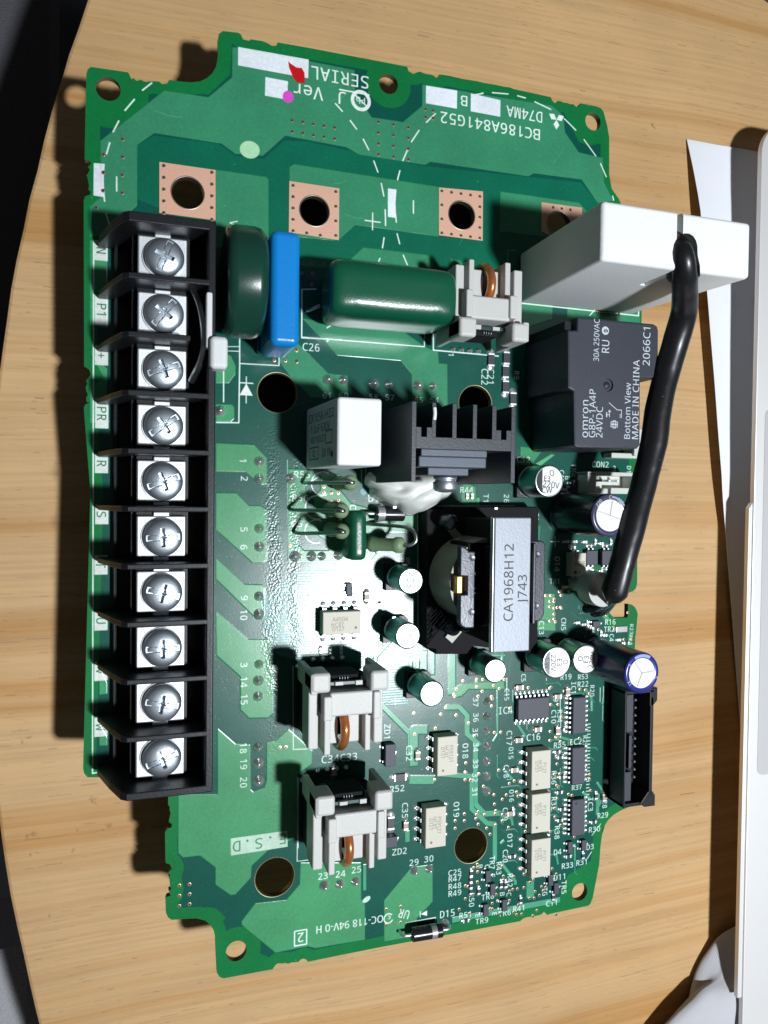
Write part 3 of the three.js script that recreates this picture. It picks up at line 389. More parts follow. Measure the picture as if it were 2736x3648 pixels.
for (const [t, q, d, s] of [['C26', [36.41, -34.28], 0, 1.7], ['61', [40.32, -23.48], 0, 1.5], ['60', [44.28, -23.69], 0, 1.5], ['58', [51.7, -23.6], 0, 1.5], ['57', [55.74, -23.73], 0, 1.5], ['55', [63.25, -23.59], 0, 1.5], ['54', [67.31, -23.8], 0, 1.5], ['C21', [82.43, -30.27], 90, 1.7], ['C22', [80.66, -30.16], 90, 1.7], ['1', [71.64, -35.02], 90, 1.5], ['5', [72.54, -56.74], 90, 1.5], ['VA', [18.5, -59.93], 90, 1.7], ['1', [20.96, -7.61], 90, 1.6], ['2', [21.37, -3.6], 90, 1.6], ['5', [21.34, 7.91], 90, 1.6], ['6', [21.37, 11.94], 90, 1.6], ['9', [21.57, 23.5], 90, 1.6], ['10', [21.49, 27.36], 90, 1.6], ['3', [21.57, 38.86], 90, 1.6], ['14', [21.6, 42.74], 90, 1.6], ['15', [21.63, 46.74], 90, 1.6], ['18', [21.57, 57.89], 90, 1.6], ['19', [21.67, 61.6], 90, 1.6], ['20', [21.7, 65.82], 90, 1.6], ['R55', [34.53, -4.83], 0, 1.6], ['R56', [34.14, 0.57], 0, 1.6], ['R57', [34.2, 6.62], 0, 1.6], ['D12', [52.8, 0.48], 0, 1.8], ['C', [46.93, 2.64], 90, 1.6], ['R44', [76.24, -1.82], 0, 1.5], ['T1', [81.62, 0.32], 90, 1.5], ['26', [87.29, 0.26], 90, 1.4], ['C28', [59.57, 15.75], 0, 1.6], ['C29', [59.63, 27.31], 0, 1.6], ['D13', [46.31, 18.76], 90, 1.6], ['C30', [49.98, 20.67], 90, 1.6], ['Q110', [39.77, 22.81], 0, 1.5], ['R59', [34.74, 36.13], 0, 1.6], ['C34C33', [44.25, 62.37], 0, 1.8], ['ZD1', [56.12, 57.21], 90, 1.6], ['C32', [61.9, 62.98], 90, 1.6], ['R52', [58.84, 71.31], 0, 1.6], ['C35', [61, 77.05], 90, 1.6], ['ZD2', [59.68, 86.93], 0, 1.6], ['O18', [76.98, 63.86], 90, 1.6], ['O19', [74.76, 78.48], 90, 1.6], ['37', [79.65, 51.72], 90, 1.5], ['36', [79.72, 55.6], 90, 1.5], ['35', [79.65, 59.46], 90, 1.5], ['34', [79.83, 63.16], 90, 1.5], ['33', [79.77, 67.42], 90, 1.5], ['32', [79.7, 70.91], 90, 1.5], ['31', [79.76, 74.61], 90, 1.5], ['IC4', [87.89, 54.5], 0, 1.7], ['IC1', [107.9, 50], 90, 1.4], ['IC2', [108.74, 64.33], 0, 1.6], ['IC3', [113.66, 81.72], 90, 1.6], ['C17', [89.23, 61.68], 90, 1.6], ['C16', [96.14, 62.1], 0, 1.7], ['C10', [102.1, 57.22], 90, 1.5], ['C9', [102.6, 52.24], 90, 1.4], ['R34', [103.83, 57.16], 90, 1.4], ['R35', [103.93, 64.82], 0, 1.5], ['R36', [102.41, 73.33], 90, 1.5], ['R37', [109.36, 76.72], 0, 1.3], ['R32', [102.54, 80.2], 90, 1.5], ['R38', [103.69, 88.03], 90, 1.5], ['R19', [105.46, 47.01], 0, 1.4], ['R22', [110.66, 49.25], 0, 1.4], ['R20', [113.51, 51.2], 90, 1.3], ['R53', [110.62, 47.26], 0, 1.3], ['C13', [98.07, 33.68], 90, 1.5], ['C5', [92.98, 46.4], 90, 1.3], ['C15', [88.26, 50.41], 90, 1.3], ['O15', [89.73, 65.67], 90, 1.3], ['O16', [90.1, 76.76], 90, 1.3], ['C18', [88.37, 70.26], 90, 1.4], ['C19', [88.34, 81.3], 90, 1.4], ['C20', [88.48, 92.21], 90, 1.4], ['O17', [89.85, 88.38], 90, 1.5], ['TR7', [84.8, 93.38], 90, 1.4], ['E', [85.01, 96.78], 90, 1.3], ['B', [81.41, 93.85], 90, 1.3], ['C', [83.4, 94.14], 90, 1.3], ['R43', [86.78, 95.11], 90, 1.4], ['R42', [90.02, 98.74], 90, 1.5], ['C25', [74.49, 94.27], 0, 1.5], ['R47', [74.51, 95.93], 0, 1.5], ['R48', [74.54, 97.83], 0, 1.5], ['R49', [74.56, 99.59], 0, 1.5], ['R50', [79.21, 102.12], 90, 1.5], ['TR8', [83.73, 101.97], 0, 1.5], ['B', [87.84, 101.94], 90, 1.3], ['C', [89.71, 102.33], 90, 1.3], ['TR6', [88.62, 107.01], 0, 1.5], ['R41', [92.74, 106.47], 0, 1.5], ['R51', [77.62, 105.68], 0, 1.5], ['E', [80.99, 106.48], 90, 1.3], ['TR9', [82.16, 107.97], 0, 1.5], ['E', [85.7, 106.78], 90, 1.3], ['C11', [102.43, 106.55], 0, 1.5], ['D11', [104.71, 99.95], 0, 1.6], ['TR5', [106, 102.98], 90, 1.5], ['TG', [100.21, 103.23], 90, 1.4], ['D4', [103.85, 93.22], 0, 1.5], ['D3', [113.77, 93.23], 0, 1.5], ['R33', [106.9, 97.28], 0, 1.5], ['R31', [111.32, 97.01], 0, 1.5], ['R30', [115, 88.61], 0, 1.5], ['R29', [117.54, 85.14], 0, 1.4], ['R28', [118.05, 81.66], 90, 1.4], ['D15', [72.61, 104.53], 0, 1.7], ['29', [63.47, 90.24], 0, 1.6], ['30', [67.4, 89.86], 0, 1.6], ['23', [40.48, 90.19], 0, 1.6], ['24', [44.76, 90.35], 0, 1.6], ['25', [48.73, 89.93], 0, 1.6], ['C12', [91.98, -9.75], 0, 1.6], ['C48', [103.25, -5.77], 90, 1.3], ['B', [104.92, -5.36], 90, 1.3], ['TR4', [106.75, -7.39], 90, 1.5], ['CON2', [114.84, -9.14], 0, 1.6], ['3', [119.17, -8.11], 0, 1.4], ['D11', [123.76, -7.31], 90, 1.3], ['C1', [95.99, 4.83], 90, 1.4], ['O14', [102.33, 17.18], 90, 1.6], ['TR1', [101.66, 21.59], 0, 1.3], ['CN5', [104.5, 32.99], 90, 1.4], ['R16', [118.78, 33.05], 0, 1.4], ['TR2', [118.5, 34.95], 0, 1.4], ['C4', [119.24, 37.26], 90, 1.3], ['R23', [125.58, 35.24], 90, 1.2], ['R24', [125.41, 38.13], 90, 1.2], ['C3', [112.88, 20.58], 90, 1.3], ['R9', [89.62, -31.13], 90, 1.4], ['R25', [111.67, 64.52], 90, 1.3]]) write(A, t, q[0], q[1], s, d, '#dce8e0', f0, 'center', 1.0);
for (const q of [[[103.82, 51.93], [104.25, 62.43]], [[112.86, 96.38], [114.26, 94.56]], [[114.17, 90.26], [117, 87.35]], [[99.65, 46.84], [99.67, 47.63]], [[108.21, 91.98], [109.36, 92.63]], [[102.95, 66.34], [102.98, 67.55], [104.35, 67.68]]]) line(A, q, 0.22, SK);
for (let z = 0; z < 22; z++) { const [x, y] = [112.75, 59.92]; A.fillStyle = '#b8d2c6'; A.fillRect(x - 0.6, y + z * 0.9, 1.1, 0.32); }

// relief: copper edges, coated ripples, woven laminate
{
  const im = Rf.getImageData(0, 0, relief.width, relief.height), d = im.data, r = rng(21);
  for (let j = 0; j < relief.height; j++) for (let i = 0; i < relief.width; i++) {
    const x = i / K + BX, z = j / K + BZ, o = (j * relief.width + i) * 4;
    const lower = Math.max(0, Math.min(1, (z + 25) / 30));
    const e1 = (x - 27.8 - 1.8 * noise(z * 0.15, 3)) / 1.5, e2 = (x - 33.2 - 2 * noise(z * 0.12, 9)) / 1.1, on = z < 46 ? 1 : 0.25;
    const lip = (e1 > -3 && e1 < 3 ? Math.exp(-e1 * e1) : 0) + (z > -22 && z < 42 && e2 > -3 && e2 < 3 ? Math.exp(-e2 * e2) : 0);
    const coat = (lower ? noise(x * 0.3, z * 0.3, 3) * 14 * lower : 0) + (lip * lower > 0.03 ? lower * on * lip * (noise(x * 2.3, z * 2.3, 6) + 0.6 * noise(x * 5.1, z * 5.1, 2)) * 85 : 0);
    const v = d[o] + coat + 3.2 * noise(x * 2.1, z * 2.1, 1) + (r() - 0.5) * 7 * (0.4 + lower) + (lower > 0.3 && r() < 0.006 ? 70 * r() : 0);
    d[o] = d[o + 1] = d[o + 2] = Math.max(0, Math.min(255, v)); d[o + 3] = 255;
  }
  Rf.putImageData(im, 0, 0);
  const ia = A.getImageData(0, 0, art.width, art.height), e = ia.data;
  for (let j = 0; j < art.height; j++) for (let i = 0; i < art.width; i++) { const x = i / K + BX, z = j / K + BZ, o = (j * art.width + i) * 4, k = 1 + 0.10 * fbm(x * 0.09, z * 0.09, 3, 14) + 0.05 * noise(x * 1.8, z * 1.8, 2) + (r() - 0.5) * 0.05; for (let q = 0; q < 3; q++) e[o + q] = Math.min(255, e[o + q] * k); }
  A.putImageData(ia, 0, 0);
  for (let i = 0; i < 900; i++) { const x = -12 + rs() * 142, z = -112 + rs() * 222; disc(A, x, z, 0.04 + 0.09 * rs() * rs(), `rgba(190,215,200,${(0.25 + 0.5 * rs()).toFixed(2)})`); }
  // hair scratches
  for (let i = 0; i < 26; i++) { const x = rs() * 120, z = -100 + rs() * 190, a = rs() * 6.3, l = 1.5 + rs() * 6; line(A, [[x, z], [x + Math.cos(a) * l * 0.5, z + Math.sin(a) * l * 0.5 + 0.3], [x + Math.cos(a) * l, z + Math.sin(a) * l]], 0.07, 'rgba(170,215,190,0.55)'); }
}
{
  const g = prism(outline, -1.6, 0, 0, HOLES, 20), p = g.attributes.position, uv = new Float32Array(p.count * 2);
  for (let i = 0; i < p.count; i++) { uv[2 * i] = (p.getX(i) - BX) / BW; uv[2 * i + 1] = 1 - (p.getZ(i) - BZ) / BH; }
  g.setAttribute('uv', new THREE.BufferAttribute(uv, 2));
  const face = mat(0xffffff, 0.26, 0, { ior: 1.5, map: canvasTexture(art), bumpMap: canvasTexture(relief, false), bumpScale: 1.1e-4 });
  const o = mesh('laminate', g, face, board, {}, true); o.material = [face, mat(rgb(0.16, 0.15, 0.075), 0.7)];
}
// unseen block added under the board: it keeps the bolt holes dark
mesh('added_underside_block', box(22, 104, TABLE_Y + 0.2, -13.5, -84, 84, 1), M.module, board, { label: 'unseen black block added under the board to keep the bolt holes dark' });
// bare copper bolt pads with plated holes
const pads = [[[[2.51, -71.84], [14.42, -71.83], [14.5, -60.78], [2.56, -60.89]], HOLES[5]], [[[30.93, -71.74], [42.69, -71.68], [42.72, -59.69], [30.92, -60.15]], HOLES[6]], [[[67.7, -75.37], [79.48, -76], [79.57, -63.84], [67.86, -63.85]], HOLES[7]], [[[95.9, -75.52], [107.77, -75.67], [108.33, -68.92], [96.03, -68.23]], HOLES[8]]];
for (const [q, h] of pads) {
  const pad = group('copper_pad', [h[0], 0, h[1]], board);
  mesh('plate', prism(q, 0.005, 0.05, 0, [[h[0], h[1], 3.62]], 28), M.copper, pad);
  mesh('plated_rim', lathe([[3.66, 0.0], [3.66, 0.09], [3.5, 0.1], [3.38, 0.05], [3.36, -1.6], [3.44, -1.6], [3.46, 0], [3.66, 0]], h[0], h[1], 0, 36), mat(rgb(0.34, 0.31, 0.25), 0.4, 0.9), pad);
}
for (const h of HOLES.slice(9)) mesh('hole_rim', lathe([[h[2] - 0.02, -1.62], [h[2] - 0.14, -1.6], [h[2] - 0.14, 0.01], [h[2] + 0.1, 0.03], [h[2] + 0.1, 0.004], [h[2] - 0.02, 0.004]], h[0], h[1], 0, 36), mat(rgb(0.3, 0.26, 0.14), 0.4, 0.7), board);
// plated through holes
{
  const pts = [[31.47, -85.52], [33.94, -85.55], [36.39, -85.49], [38.91, -85.48], [41.44, -85.5], [31.49, -83], [33.96, -83.02], [36.42, -82.95], [38.93, -82.96], [41.47, -82.94], [52.08, -88.56], [52.11, -86.04], [52.14, -83.48], [52.17, -80.96], [55.83, -88.56], [55.86, -86.07], [55.9, -83.49], [55.93, -80.95], [59.59, -88.5], [59.62, -85.99], [59.65, -83.44], [59.69, -80.89], [63.95, -93.57], [65.9, -93.57], [63.98, -91.64], [65.93, -91.72], [-5.05, -75.51], [-8.82, -71.72], [-5.03, -71.76], [-8.81, -67.92], [-5.09, -67.92], [-8.86, -64.11], [-5.07, -64.16], [-10.23, -60.37], [7.53, 87.54], [9.74, 87.6], [7.55, 89.85], [9.75, 89.85], [7.56, 92.16], [9.77, 92.1], [34.13, -53.45], [36.59, -53.64], [39.2, -53.72], [34.03, -51.12], [36.61, -51.3], [36.44, -48.76], [32.93, -33.37], [32.96, -30.85], [29.88, 58.6], [31.27, 58.61], [36.35, 23.43], [36.76, 27.8], [30.83, 30.68], [37.21, 36.76], [53.32, 23.69], [49.05, 27.46], [48.3, 34.19], [62.07, 40.21], [63.7, 40.3], [65.76, 38.42], [68.65, 57.43], [68.63, 70.3], [73.44, 49.34], [71.31, 52.43], [77.03, 66.95], [76.85, 69.25], [76.88, 71.19], [76.81, 79.89], [76.83, 81.63], [74.33, 81.32], [74.36, 83.25], [75.89, 46.06], [79.65, 45.93], [79.68, 47.86], [86.07, 48.69], [94.35, 49.06], [100.61, 49.69], [103.18, 54.09], [103.12, 62.93], [100.95, 63.42], [77.08, 69.47], [89.3, 73.51], [88.48, 76.38], [87.48, 81.39], [87.51, 82.97], [94.13, 86.59], [109.76, 50.53], [111.39, 50.85], [113.59, 78.01], [56.35, 100.89], [56.4, 104.71], [60.05, 100.8], [60.1, 104.74], [77.4, 101.6], [84.97, 104], [84.99, 105.45], [92.11, 101.34], [93.99, 101.29], [95.68, 104.34], [97.05, 104.56], [99.19, 101.84], [90.76, 101.28], [80.7, 97.81], [41.57, -0.67], [39.76, 1.14], [41.59, 1.12], [34.37, 14.17], [39.28, 14.24], [98.99, 25.27], [100.48, 25.31], [100.26, 26.85], [101.51, 26.89], [101.54, 28.66], [101.57, 30.21], [101.6, 31.54], [117.11, 36.34], [121.38, 37.92], [123.15, 37.91], [39.71, -2], [39.72, -0.69], [41.45, -0.67], [43.25, -0.67], [41.47, 1.1], [43.27, 1.09], [31.85, 11.68], [34.45, 14.2], [27.86, -30.77], [30.39, -30.87], [33.03, -30.81], [33, -33.45]];
  for (const [a, b, n] of [[[3.42, -71.14], [3.48, -61.01], 5], [[13.62, -71.16], [13.69, -60.83], 5], [[31.8, -70.83], [31.89, -60.54], 5], [[41.87, -70.77], [41.98, -60.64], 4], [[68.46, -74.59], [68.6, -64.43], 4], [[78.62, -74.63], [78.78, -64.4], 5]]) for (let i = 0; i < n; i++) pts.push([a[0] + (b[0] - a[0]) * i / (n - 1), a[1] + (b[1] - a[1]) * i / (n - 1)]);
  for (const [a, b, n] of [[[31.89, -60.54], [41.47, -60.13], 4], [[68.46, -74.59], [78.62, -74.63], 5], [[68.6, -64.43], [78.78, -64.4], 5], [[96.74, -74.6], [106.88, -74.67], 5]]) for (let i = 1; i < n - 1; i++) pts.push([a[0] + (b[0] - a[0]) * i / (n - 1), a[1] + (b[1] - a[1]) * i / (n - 1)]);
  for (const [q, n] of [[[[75.45, 44.5], [89.04, 45.36], [89.33, 62.67], [75.7, 61.42]], 14], [[[100.6, 49.29], [113.02, 50.15], [113.85, 91.21], [101.35, 89.54]], 46], [[[76.64, 68.46], [92.96, 70.14], [93.28, 88.47], [76.92, 86.3]], 22], [[[75.22, 92.48], [103.52, 96.55], [103.79, 110.5], [75.42, 105.8]], 44], [[[102.45, 10.33], [125.34, 10.47], [125.96, 38.51], [102.96, 37.37]], 40], [[[60.5, 46.92], [78.83, 48.19], [79.02, 60.18], [60.65, 58.54]], 8], [[[99.46, 23.85], [105.11, 24.01], [105.27, 32.43], [99.61, 32.2]], 8]]) { const rv = rng(60 + n); for (let i = 0; i < n; i++) { const u = rv(), v = rv(), A0 = q[0], B0 = q[1], C0 = q[2], D0 = q[3]; pts.push([(A0[0] * (1 - u) + B0[0] * u) * (1 - v) + (D0[0] * (1 - u) + C0[0] * u) * v, (A0[1] * (1 - u) + B0[1] * u) * (1 - v) + (D0[1] * (1 - u) + C0[1] * u) * v]); } }
  const ring = shared(lathe([[0.2, 0.075], [0.42, 0.075], [0.44, 0.03], [0.44, 0.004]], 0, 0, 0, 12)), bore = shared(lathe([[0, 0.055], [0.23, 0.055], [0.23, 0.01]], 0, 0, 0, 10)), m4 = new THREE.Matrix4();
  for (const [nm, geo, mt] of [['via_ring', ring, M.viaRing], ['via_bore', bore, M.hole]]) { const im = new THREE.InstancedMesh(geo, mt, pts.length); im.name = nm; im.userData.kind = 'stuff'; pts.forEach(([x, z], i) => im.setMatrixAt(i, m4.makeTranslation((x - 60) * S, 1.6 * S, z * S))); board.add(im); }
}
// soldered pin ends
{
  const dome = shared(lathe([[1.3, 0.01], [1.27, 0.12], [1.08, 0.38], [0.84, 0.72], [0.58, 1.02], [0.42, 1.3], [0.24, 1.46], [0, 1.5]], 0, 0, 0, 18)), rs2 = rng(8);
  for (const q of [[24.58, -7.52], [24.61, -3.66], [24.71, 7.72], [24.74, 11.86], [24.75, 23.22], [24.79, 27.29], [24.88, 38.86], [24.79, 42.64], [24.74, 46.27], [24.92, 58.01], [24.95, 61.74], [24.98, 65.86], [40.36, -27.01], [44.16, -27.16], [51.66, -26.8], [55.48, -26.82], [62.94, -26.96], [66.82, -27.05], [82.7, 51.76], [82.76, 55.53], [82.82, 59.27], [82.89, 63.25], [82.86, 67.15], [82.92, 70.86], [82.94, 74.77], [40.8, 92.62], [44.6, 92.83], [48.46, 92.86], [63.64, 92.45], [67.44, 92.53], [71.89, 107.1], [15.81, -18.65], [31.92, -3.81], [32.96, 14.18], [36.91, 14.23], [39.36, 14.26], [43.41, 13.99]]) { const o = put('solder_joint', dome, M.solder, board, [q[0], 0, q[1]], rs2() * 6.28); const k = 0.82 + rs2() * 0.2; o.scale.set(k, 0.8 + rs2() * 0.35, k); }
}
// ---------- terminal block ----------
{
  const tb = group('terminal_block', [3, 0, 3], board, { label: 'long black ten-way screw terminal block along the left board edge' });
  const pitch = 11.19, z0 = -52.9, prof = [[-9.7, 0.2], [-9.5, 3.2], [-6.7, 12], [-4.4, 18], [-3.2, 19], [11.8, 19], [11.8, 0.2]];
  const xl = -6.6;
  mesh('housing', [box(-3, 12, 0.15, 5.2, z0 + 0.6, z0 + 10 * pitch - 0.6, 0.2), box(xl, -2.8, 0.15, 1.0, z0 + 0.6, z0 + 10 * pitch - 0.6, 0.2), box(xl + 0.1, xl + 0.95, 0.2, 2.2, z0 + 0.6, z0 + 10 * pitch - 0.6, 0.2), box(-2.9, -2.25, 5, 10.2, z0 + 0.6, z0 + 10 * pitch - 0.6, 0.15), box(-1.9, 8.4, 5, 11.9, z0 + 0.6, z0 + 10 * pitch - 0.6, 0.2)], M.black, tb);
  mesh('rear_wall', box(11.5, 13.05, 0.2, 19, z0 - 0.9, z0 + 10 * pitch + 0.75, 0.35, 3), M.black, tb);
  for (let k = 0; k <= 10; k++) {
    const z = z0 + k * pitch, t = k === 0 ? 0.95 : k === 10 ? 0.75 : 0.55; const short = k === 2;
    mesh(k % 10 ? 'divider' : 'end_wall', profileZ(short ? prof.map(([x, y]) => [x > 10 ? 8.2 : x, y]) : prof, z - t, z + t, 0.22), M.black, tb);
  }
  // screw heads: slot and cross recess cut from a domed head
  const ev = new Evaluator(); ev.attributes = ['position', 'normal']; ev.useGroups = false;
  const brush = (g) => { const c = g.index ? g.toNonIndexed() : g.clone(); c.deleteAttribute('uv'); const b = new Brush(mergeVertices(c)); b.updateMatrixWorld(); return b; };
  let head = brush(lathe([[0, 0], [3.72, 0], [3.82, 0.3], [3.8, 0.9], [3.55, 1.45], [2.9, 1.9], [2.0, 2.2], [1, 2.33], [0, 2.36]], 0, 0, 0, 44));
  head = ev.evaluate(head, brush(new THREE.BoxGeometry(9, 1.4, 1.25).translate(0, 2.35, 0)), SUBTRACTION);
  const cone = new THREE.CylinderGeometry(0.95, 0.25, 2.2, 4).toNonIndexed();
  head = ev.evaluate(head, brush(new THREE.BoxGeometry(0.85, 2, 3.8).translate(0, 1.9, 0)), SUBTRACTION);
  head = ev.evaluate(head, brush(cone.translate(0, 1.5, 0)), SUBTRACTION);
  const headGeo = head.geometry.toNonIndexed(), screwShape = shared(headGeo);
  const plateShape = shared([box(-4.75, 4.75, 0, 0.95, -4.2, 4.2, 0.35), cyl(0, 0.9, 1.25, 0, 4.0, 30), box(-1.6, 1.6, -2.5, 0.6, -5.0, 5.0, 0.3)]);
  const turns = [1.2, 0.9, 0.35, 0.62, 0.36, 0.06, -0.25, 0.02, -0.18, 0.36], rt = rng(31);
  for (let k = 0; k < 10; k++) {
    const z = z0 + (k + 0.5) * pitch + 0.05;
    const pl = put('clamp_plate', plateShape, M.plate, tb, [3.05, 12.1, z]); pl.rotation.set((rt() - 0.5) * 0.05, 0, (rt() - 0.5) * 0.05);
    const s = put('screw', screwShape, M.zinc, tb, [3.4, 13.3, z + 0.1], turns[k]); s.rotation.x = (rt() - 0.5) * 0.06; s.rotation.z = (rt() - 0.5) * 0.06;
  }
  mesh('jumper_strip', tube([[8.6, 13.2, -42], [9.4, 14.6, -40.4], [10.3, 16.2, -37.5], [10.9, 17.6, -33.5], [11.0, 18.2, -30], [10.6, 17.0, -26.8], [9.4, 14.4, -24.2], [8.8, 13, -23]], 0.75, 40, 8).scale(1, 1, 1), M.lead, tb, { label: 'bent metal jumper strip between the second and third screws' });
  mesh('jumper_cover', [box(11.1, 12.3, 17.6, 20.4, -39.5, -28.5, 0.4, 3)], M.white, tb);
  mesh('white_tab', box(11.7, 15.2, 17.4, 22, -30.8, -24.4, 1.0, 4), M.white, tb, { label: 'white plastic tab over the rear wall of the terminal block' });
}
// ---------- bolt-pad neighbours: varistor, blue and green film capacitors ----------
{
  const cy = 12.7, cz = -44, R = 11.3; const v = group('varistor', [19, 0, cz], board, { label: 'dark green disc varistor standing beside the terminal block' });
  const g = lathe([[0, -4], [R - 2.0, -4.0], [R - 0.9, -3.7], [R - 0.25, -2.9], [R, -1.9], [R, 1.9], [R - 0.3, 3.1], [R - 1.1, 3.9], [R - 2.4, 4.2], [0, 4.2]], 0, 0, 0, 56); g.rotateZ(-Math.PI / 2); const p = g.attributes.position;
  for (let i = 0; i < p.count; i++) { const n = 0.25 * noise(p.getX(i) * 0.2, p.getY(i) * 0.14, p.getZ(i) * 0.14); p.setXYZ(i, p.getX(i) + n, p.getY(i) * (1 + n * 0.03), p.getZ(i) * (1 + n * 0.03)); }
  g.computeVertexNormals(); g.translate(19.0, cy, cz); mesh('disc', g, M.varistor, v);
  for (const s of [-1, 1]) mesh('lead', tube([[19, 5, cz + s * 4], [19 + s, 2.6, cz + s * 5], [19 + s, 0, cz + s * 5]], 0.4, 12, 8), M.lead, v);
}
{
  const b = group('film_capacitor', [26, 0, -43], board, { label: 'bright blue upright slab capacitor next to the dark green disc' });
  const g = box(24.3, 30.5, 1.2, 16.4, -54.8, -30.9, 1.6, 5); mesh('body', g, M.blue, b);
  mesh('dipped_foot', box(23.6, 29.9, 0.2, 2.4, -53, -31.6, 0.9, 3), mat(rgb(0.01, 0.13, 0.34), 0.12, 0, { transmission: 0.3, thickness: 0 }), b);
  for (const z of [-50, -36]) mesh('lead', cyl(27, 0, 1.4, z, 0.4, 10), M.lead, b);
}
{
  const c = group('film_capacitor', [51, 0, -46], board, { label: 'large glossy dark green pillow-shaped film capacitor above the C26 legend' });
  mesh('body', dipped(51.4, 9.4, -44.6, 13.9, 8.3, 6.4, 0.2, 0.54, 3), M.greenFilm, c);
  mesh('lead', tube([[37.6, 3.6, -43.2], [36.2, 3.0, -42.6], [35.4, 1.6, -42.4], [35.3, 0, -42.4]], 0.42, 16, 8), M.lead, c); mesh('lead', tube([[63, 3, -45], [64.5, 1.6, -45], [64.6, 0, -45]], 0.42, 12, 8), M.lead, c);
}
// ---------- current sensors ----------
function sensor(x, z, flip, label) {
  const s = group('current_sensor', [x + 8.6, 0, z + 9], board, { label });
  const T = (g) => { if (flip) { g.translate(-(x + 8.6), 0, -(z + 9)); g.rotateY(Math.PI); g.translate(x + 8.6, 0, z + 9); } return g; };
  const B = (x0, x1, y0, y1, z0, z1, r = 0.35) => T(box(x + x0, x + x1, y0, y1, z + z0, z + z1, r, 3));
  mesh('housing', [
    B(0, 1.5, 3.5, 17.8, 0.6, 5.0), B(0, 4.3, 11, 18, 0.4, 4.7, 0.8), B(13.1, 17.3, 11, 18, 0.6, 5.0, 0.8), B(15.9, 17.3, 3.5, 17.6, 0.8, 5), // corner posts with wings
    B(0.2, 2.4, 8.0, 14.6, 4.6, 17.6), B(14.9, 17.0, 8.0, 14.6, 4.8, 17.4),                                   // side rails
    B(2.9, 4.8, 5, 17.6, 5.6, 10.8), B(13.9, 15.6, 5, 17.6, 5.2, 11.2), B(4.4, 14.2, 8, 16.9, 5.0, 10.2, 0.5),   // bridge over the core
    B(3.9, 7.3, 3, 12.6, 11.2, 17.4), B(9.3, 13.6, 3, 12.6, 11.2, 17.4),           // bobbin
    B(3.6, 5.0, 2, 15.2, 10.6, 18.9, 0.3), B(12.7, 14.0, 2, 15.2, 10.6, 18.7, 0.3),                            // flanges
  ], M.sensor, s);
  mesh('base', [B(0.8, 16.6, 0.2, 5, 4.8, 17.2, 0.3), B(3.5, 14, 4.8, 7, 10.4, 17.4, 0.3)], M.blackMatt, s);
  mesh('core_collar', [B(6.3, 7.2, 8.5, 12.6, 10.6, 12.2, 0.4), B(9.4, 10.3, 8.5, 12.6, 10.6, 12.2, 0.4)], M.white, s);
  const w = [[8.3, 9, 9.8], [8.3, 13.2, 10.8], [8.3, 15.0, 13.4], [8.3, 14.2, 16.4], [8.3, 11.0, 18.6], [8.3, 6.2, 18.9], [8.3, 2.4, 18.4]].map(([a, y, c]) => [x + a, y, z + c]);
  mesh('copper_winding', T(tube(w, 1.02, 44, 14)), M.enamel, s);
  mesh('sensor_card', B(4.2, 13.2, 3, 14.4, 3.3, 4.1, 0.1), M.daughter, s);
  const chip = [B(6.0, 7.8, 14.1, 15.0, 3.2, 4.0, 0.1), B(10.6, 12.2, 14.1, 14.8, 3.2, 4.2, 0.1)]; mesh('card_chip', chip, M.chipWhite, s);
  for (let i = 0; i < 4; i++) mesh('card_pin', T(tube([[x + 7.4 + i * 0.6, 13.2, z + 3.2], [x + 7.4 + i * 0.6, 13.3, z + 2.7], [x + 7.4 + i * 0.6, 12.2, z + 2.3]], 0.1, 8, 6)), M.tin, s);
  mesh('card_chip', [B(5.4, 12.4, 5, 12.8, 2.2, 3.35, 0.2)], M.blackMatt, s);
  for (let i = 0; i < 4; i++) mesh('board_pin', T(lathe([[0.7, 0], [0.6, 0.4], [0.25, 1], [0, 1.1]], x + 4.4 + i * 2.3, z + 1.4, 0, 12)), M.solder, s);
}
sensor(33.19, 37.08, false, 'pale grey current sensor with a copper winding, above the C34 C33 legend');
sensor(34.43, 63.41, false, 'pale grey current sensor with a copper winding, nearest the lower board edge');
{ const [x, z] = [66.22, -34.84]; sensor(x - 0.2, z - 18.2, true, 'pale grey current sensor with a copper winding, beside the large green capacitor'); }

const cablePath = [[113.72, -58.14, 30], [111.74, -55.9, 33], [110.47, -53.18, 35.4], [111.61, -50.25, 34.6], [115.74, -47.07, 30], [119.69, -43.62, 25], [120.15, -37.94, 22], [119.01, -30.87, 20.5], [117.1, -21.92, 20], [115.98, -13.89, 20], [113.32, -3.7, 20], [110.3, 5.59, 20.3], [107.67, 14.82, 20.3], [106.41, 22.18, 19], [106.63, 23.86, 18]].map(([x, z, h]) => [x, h, z]);
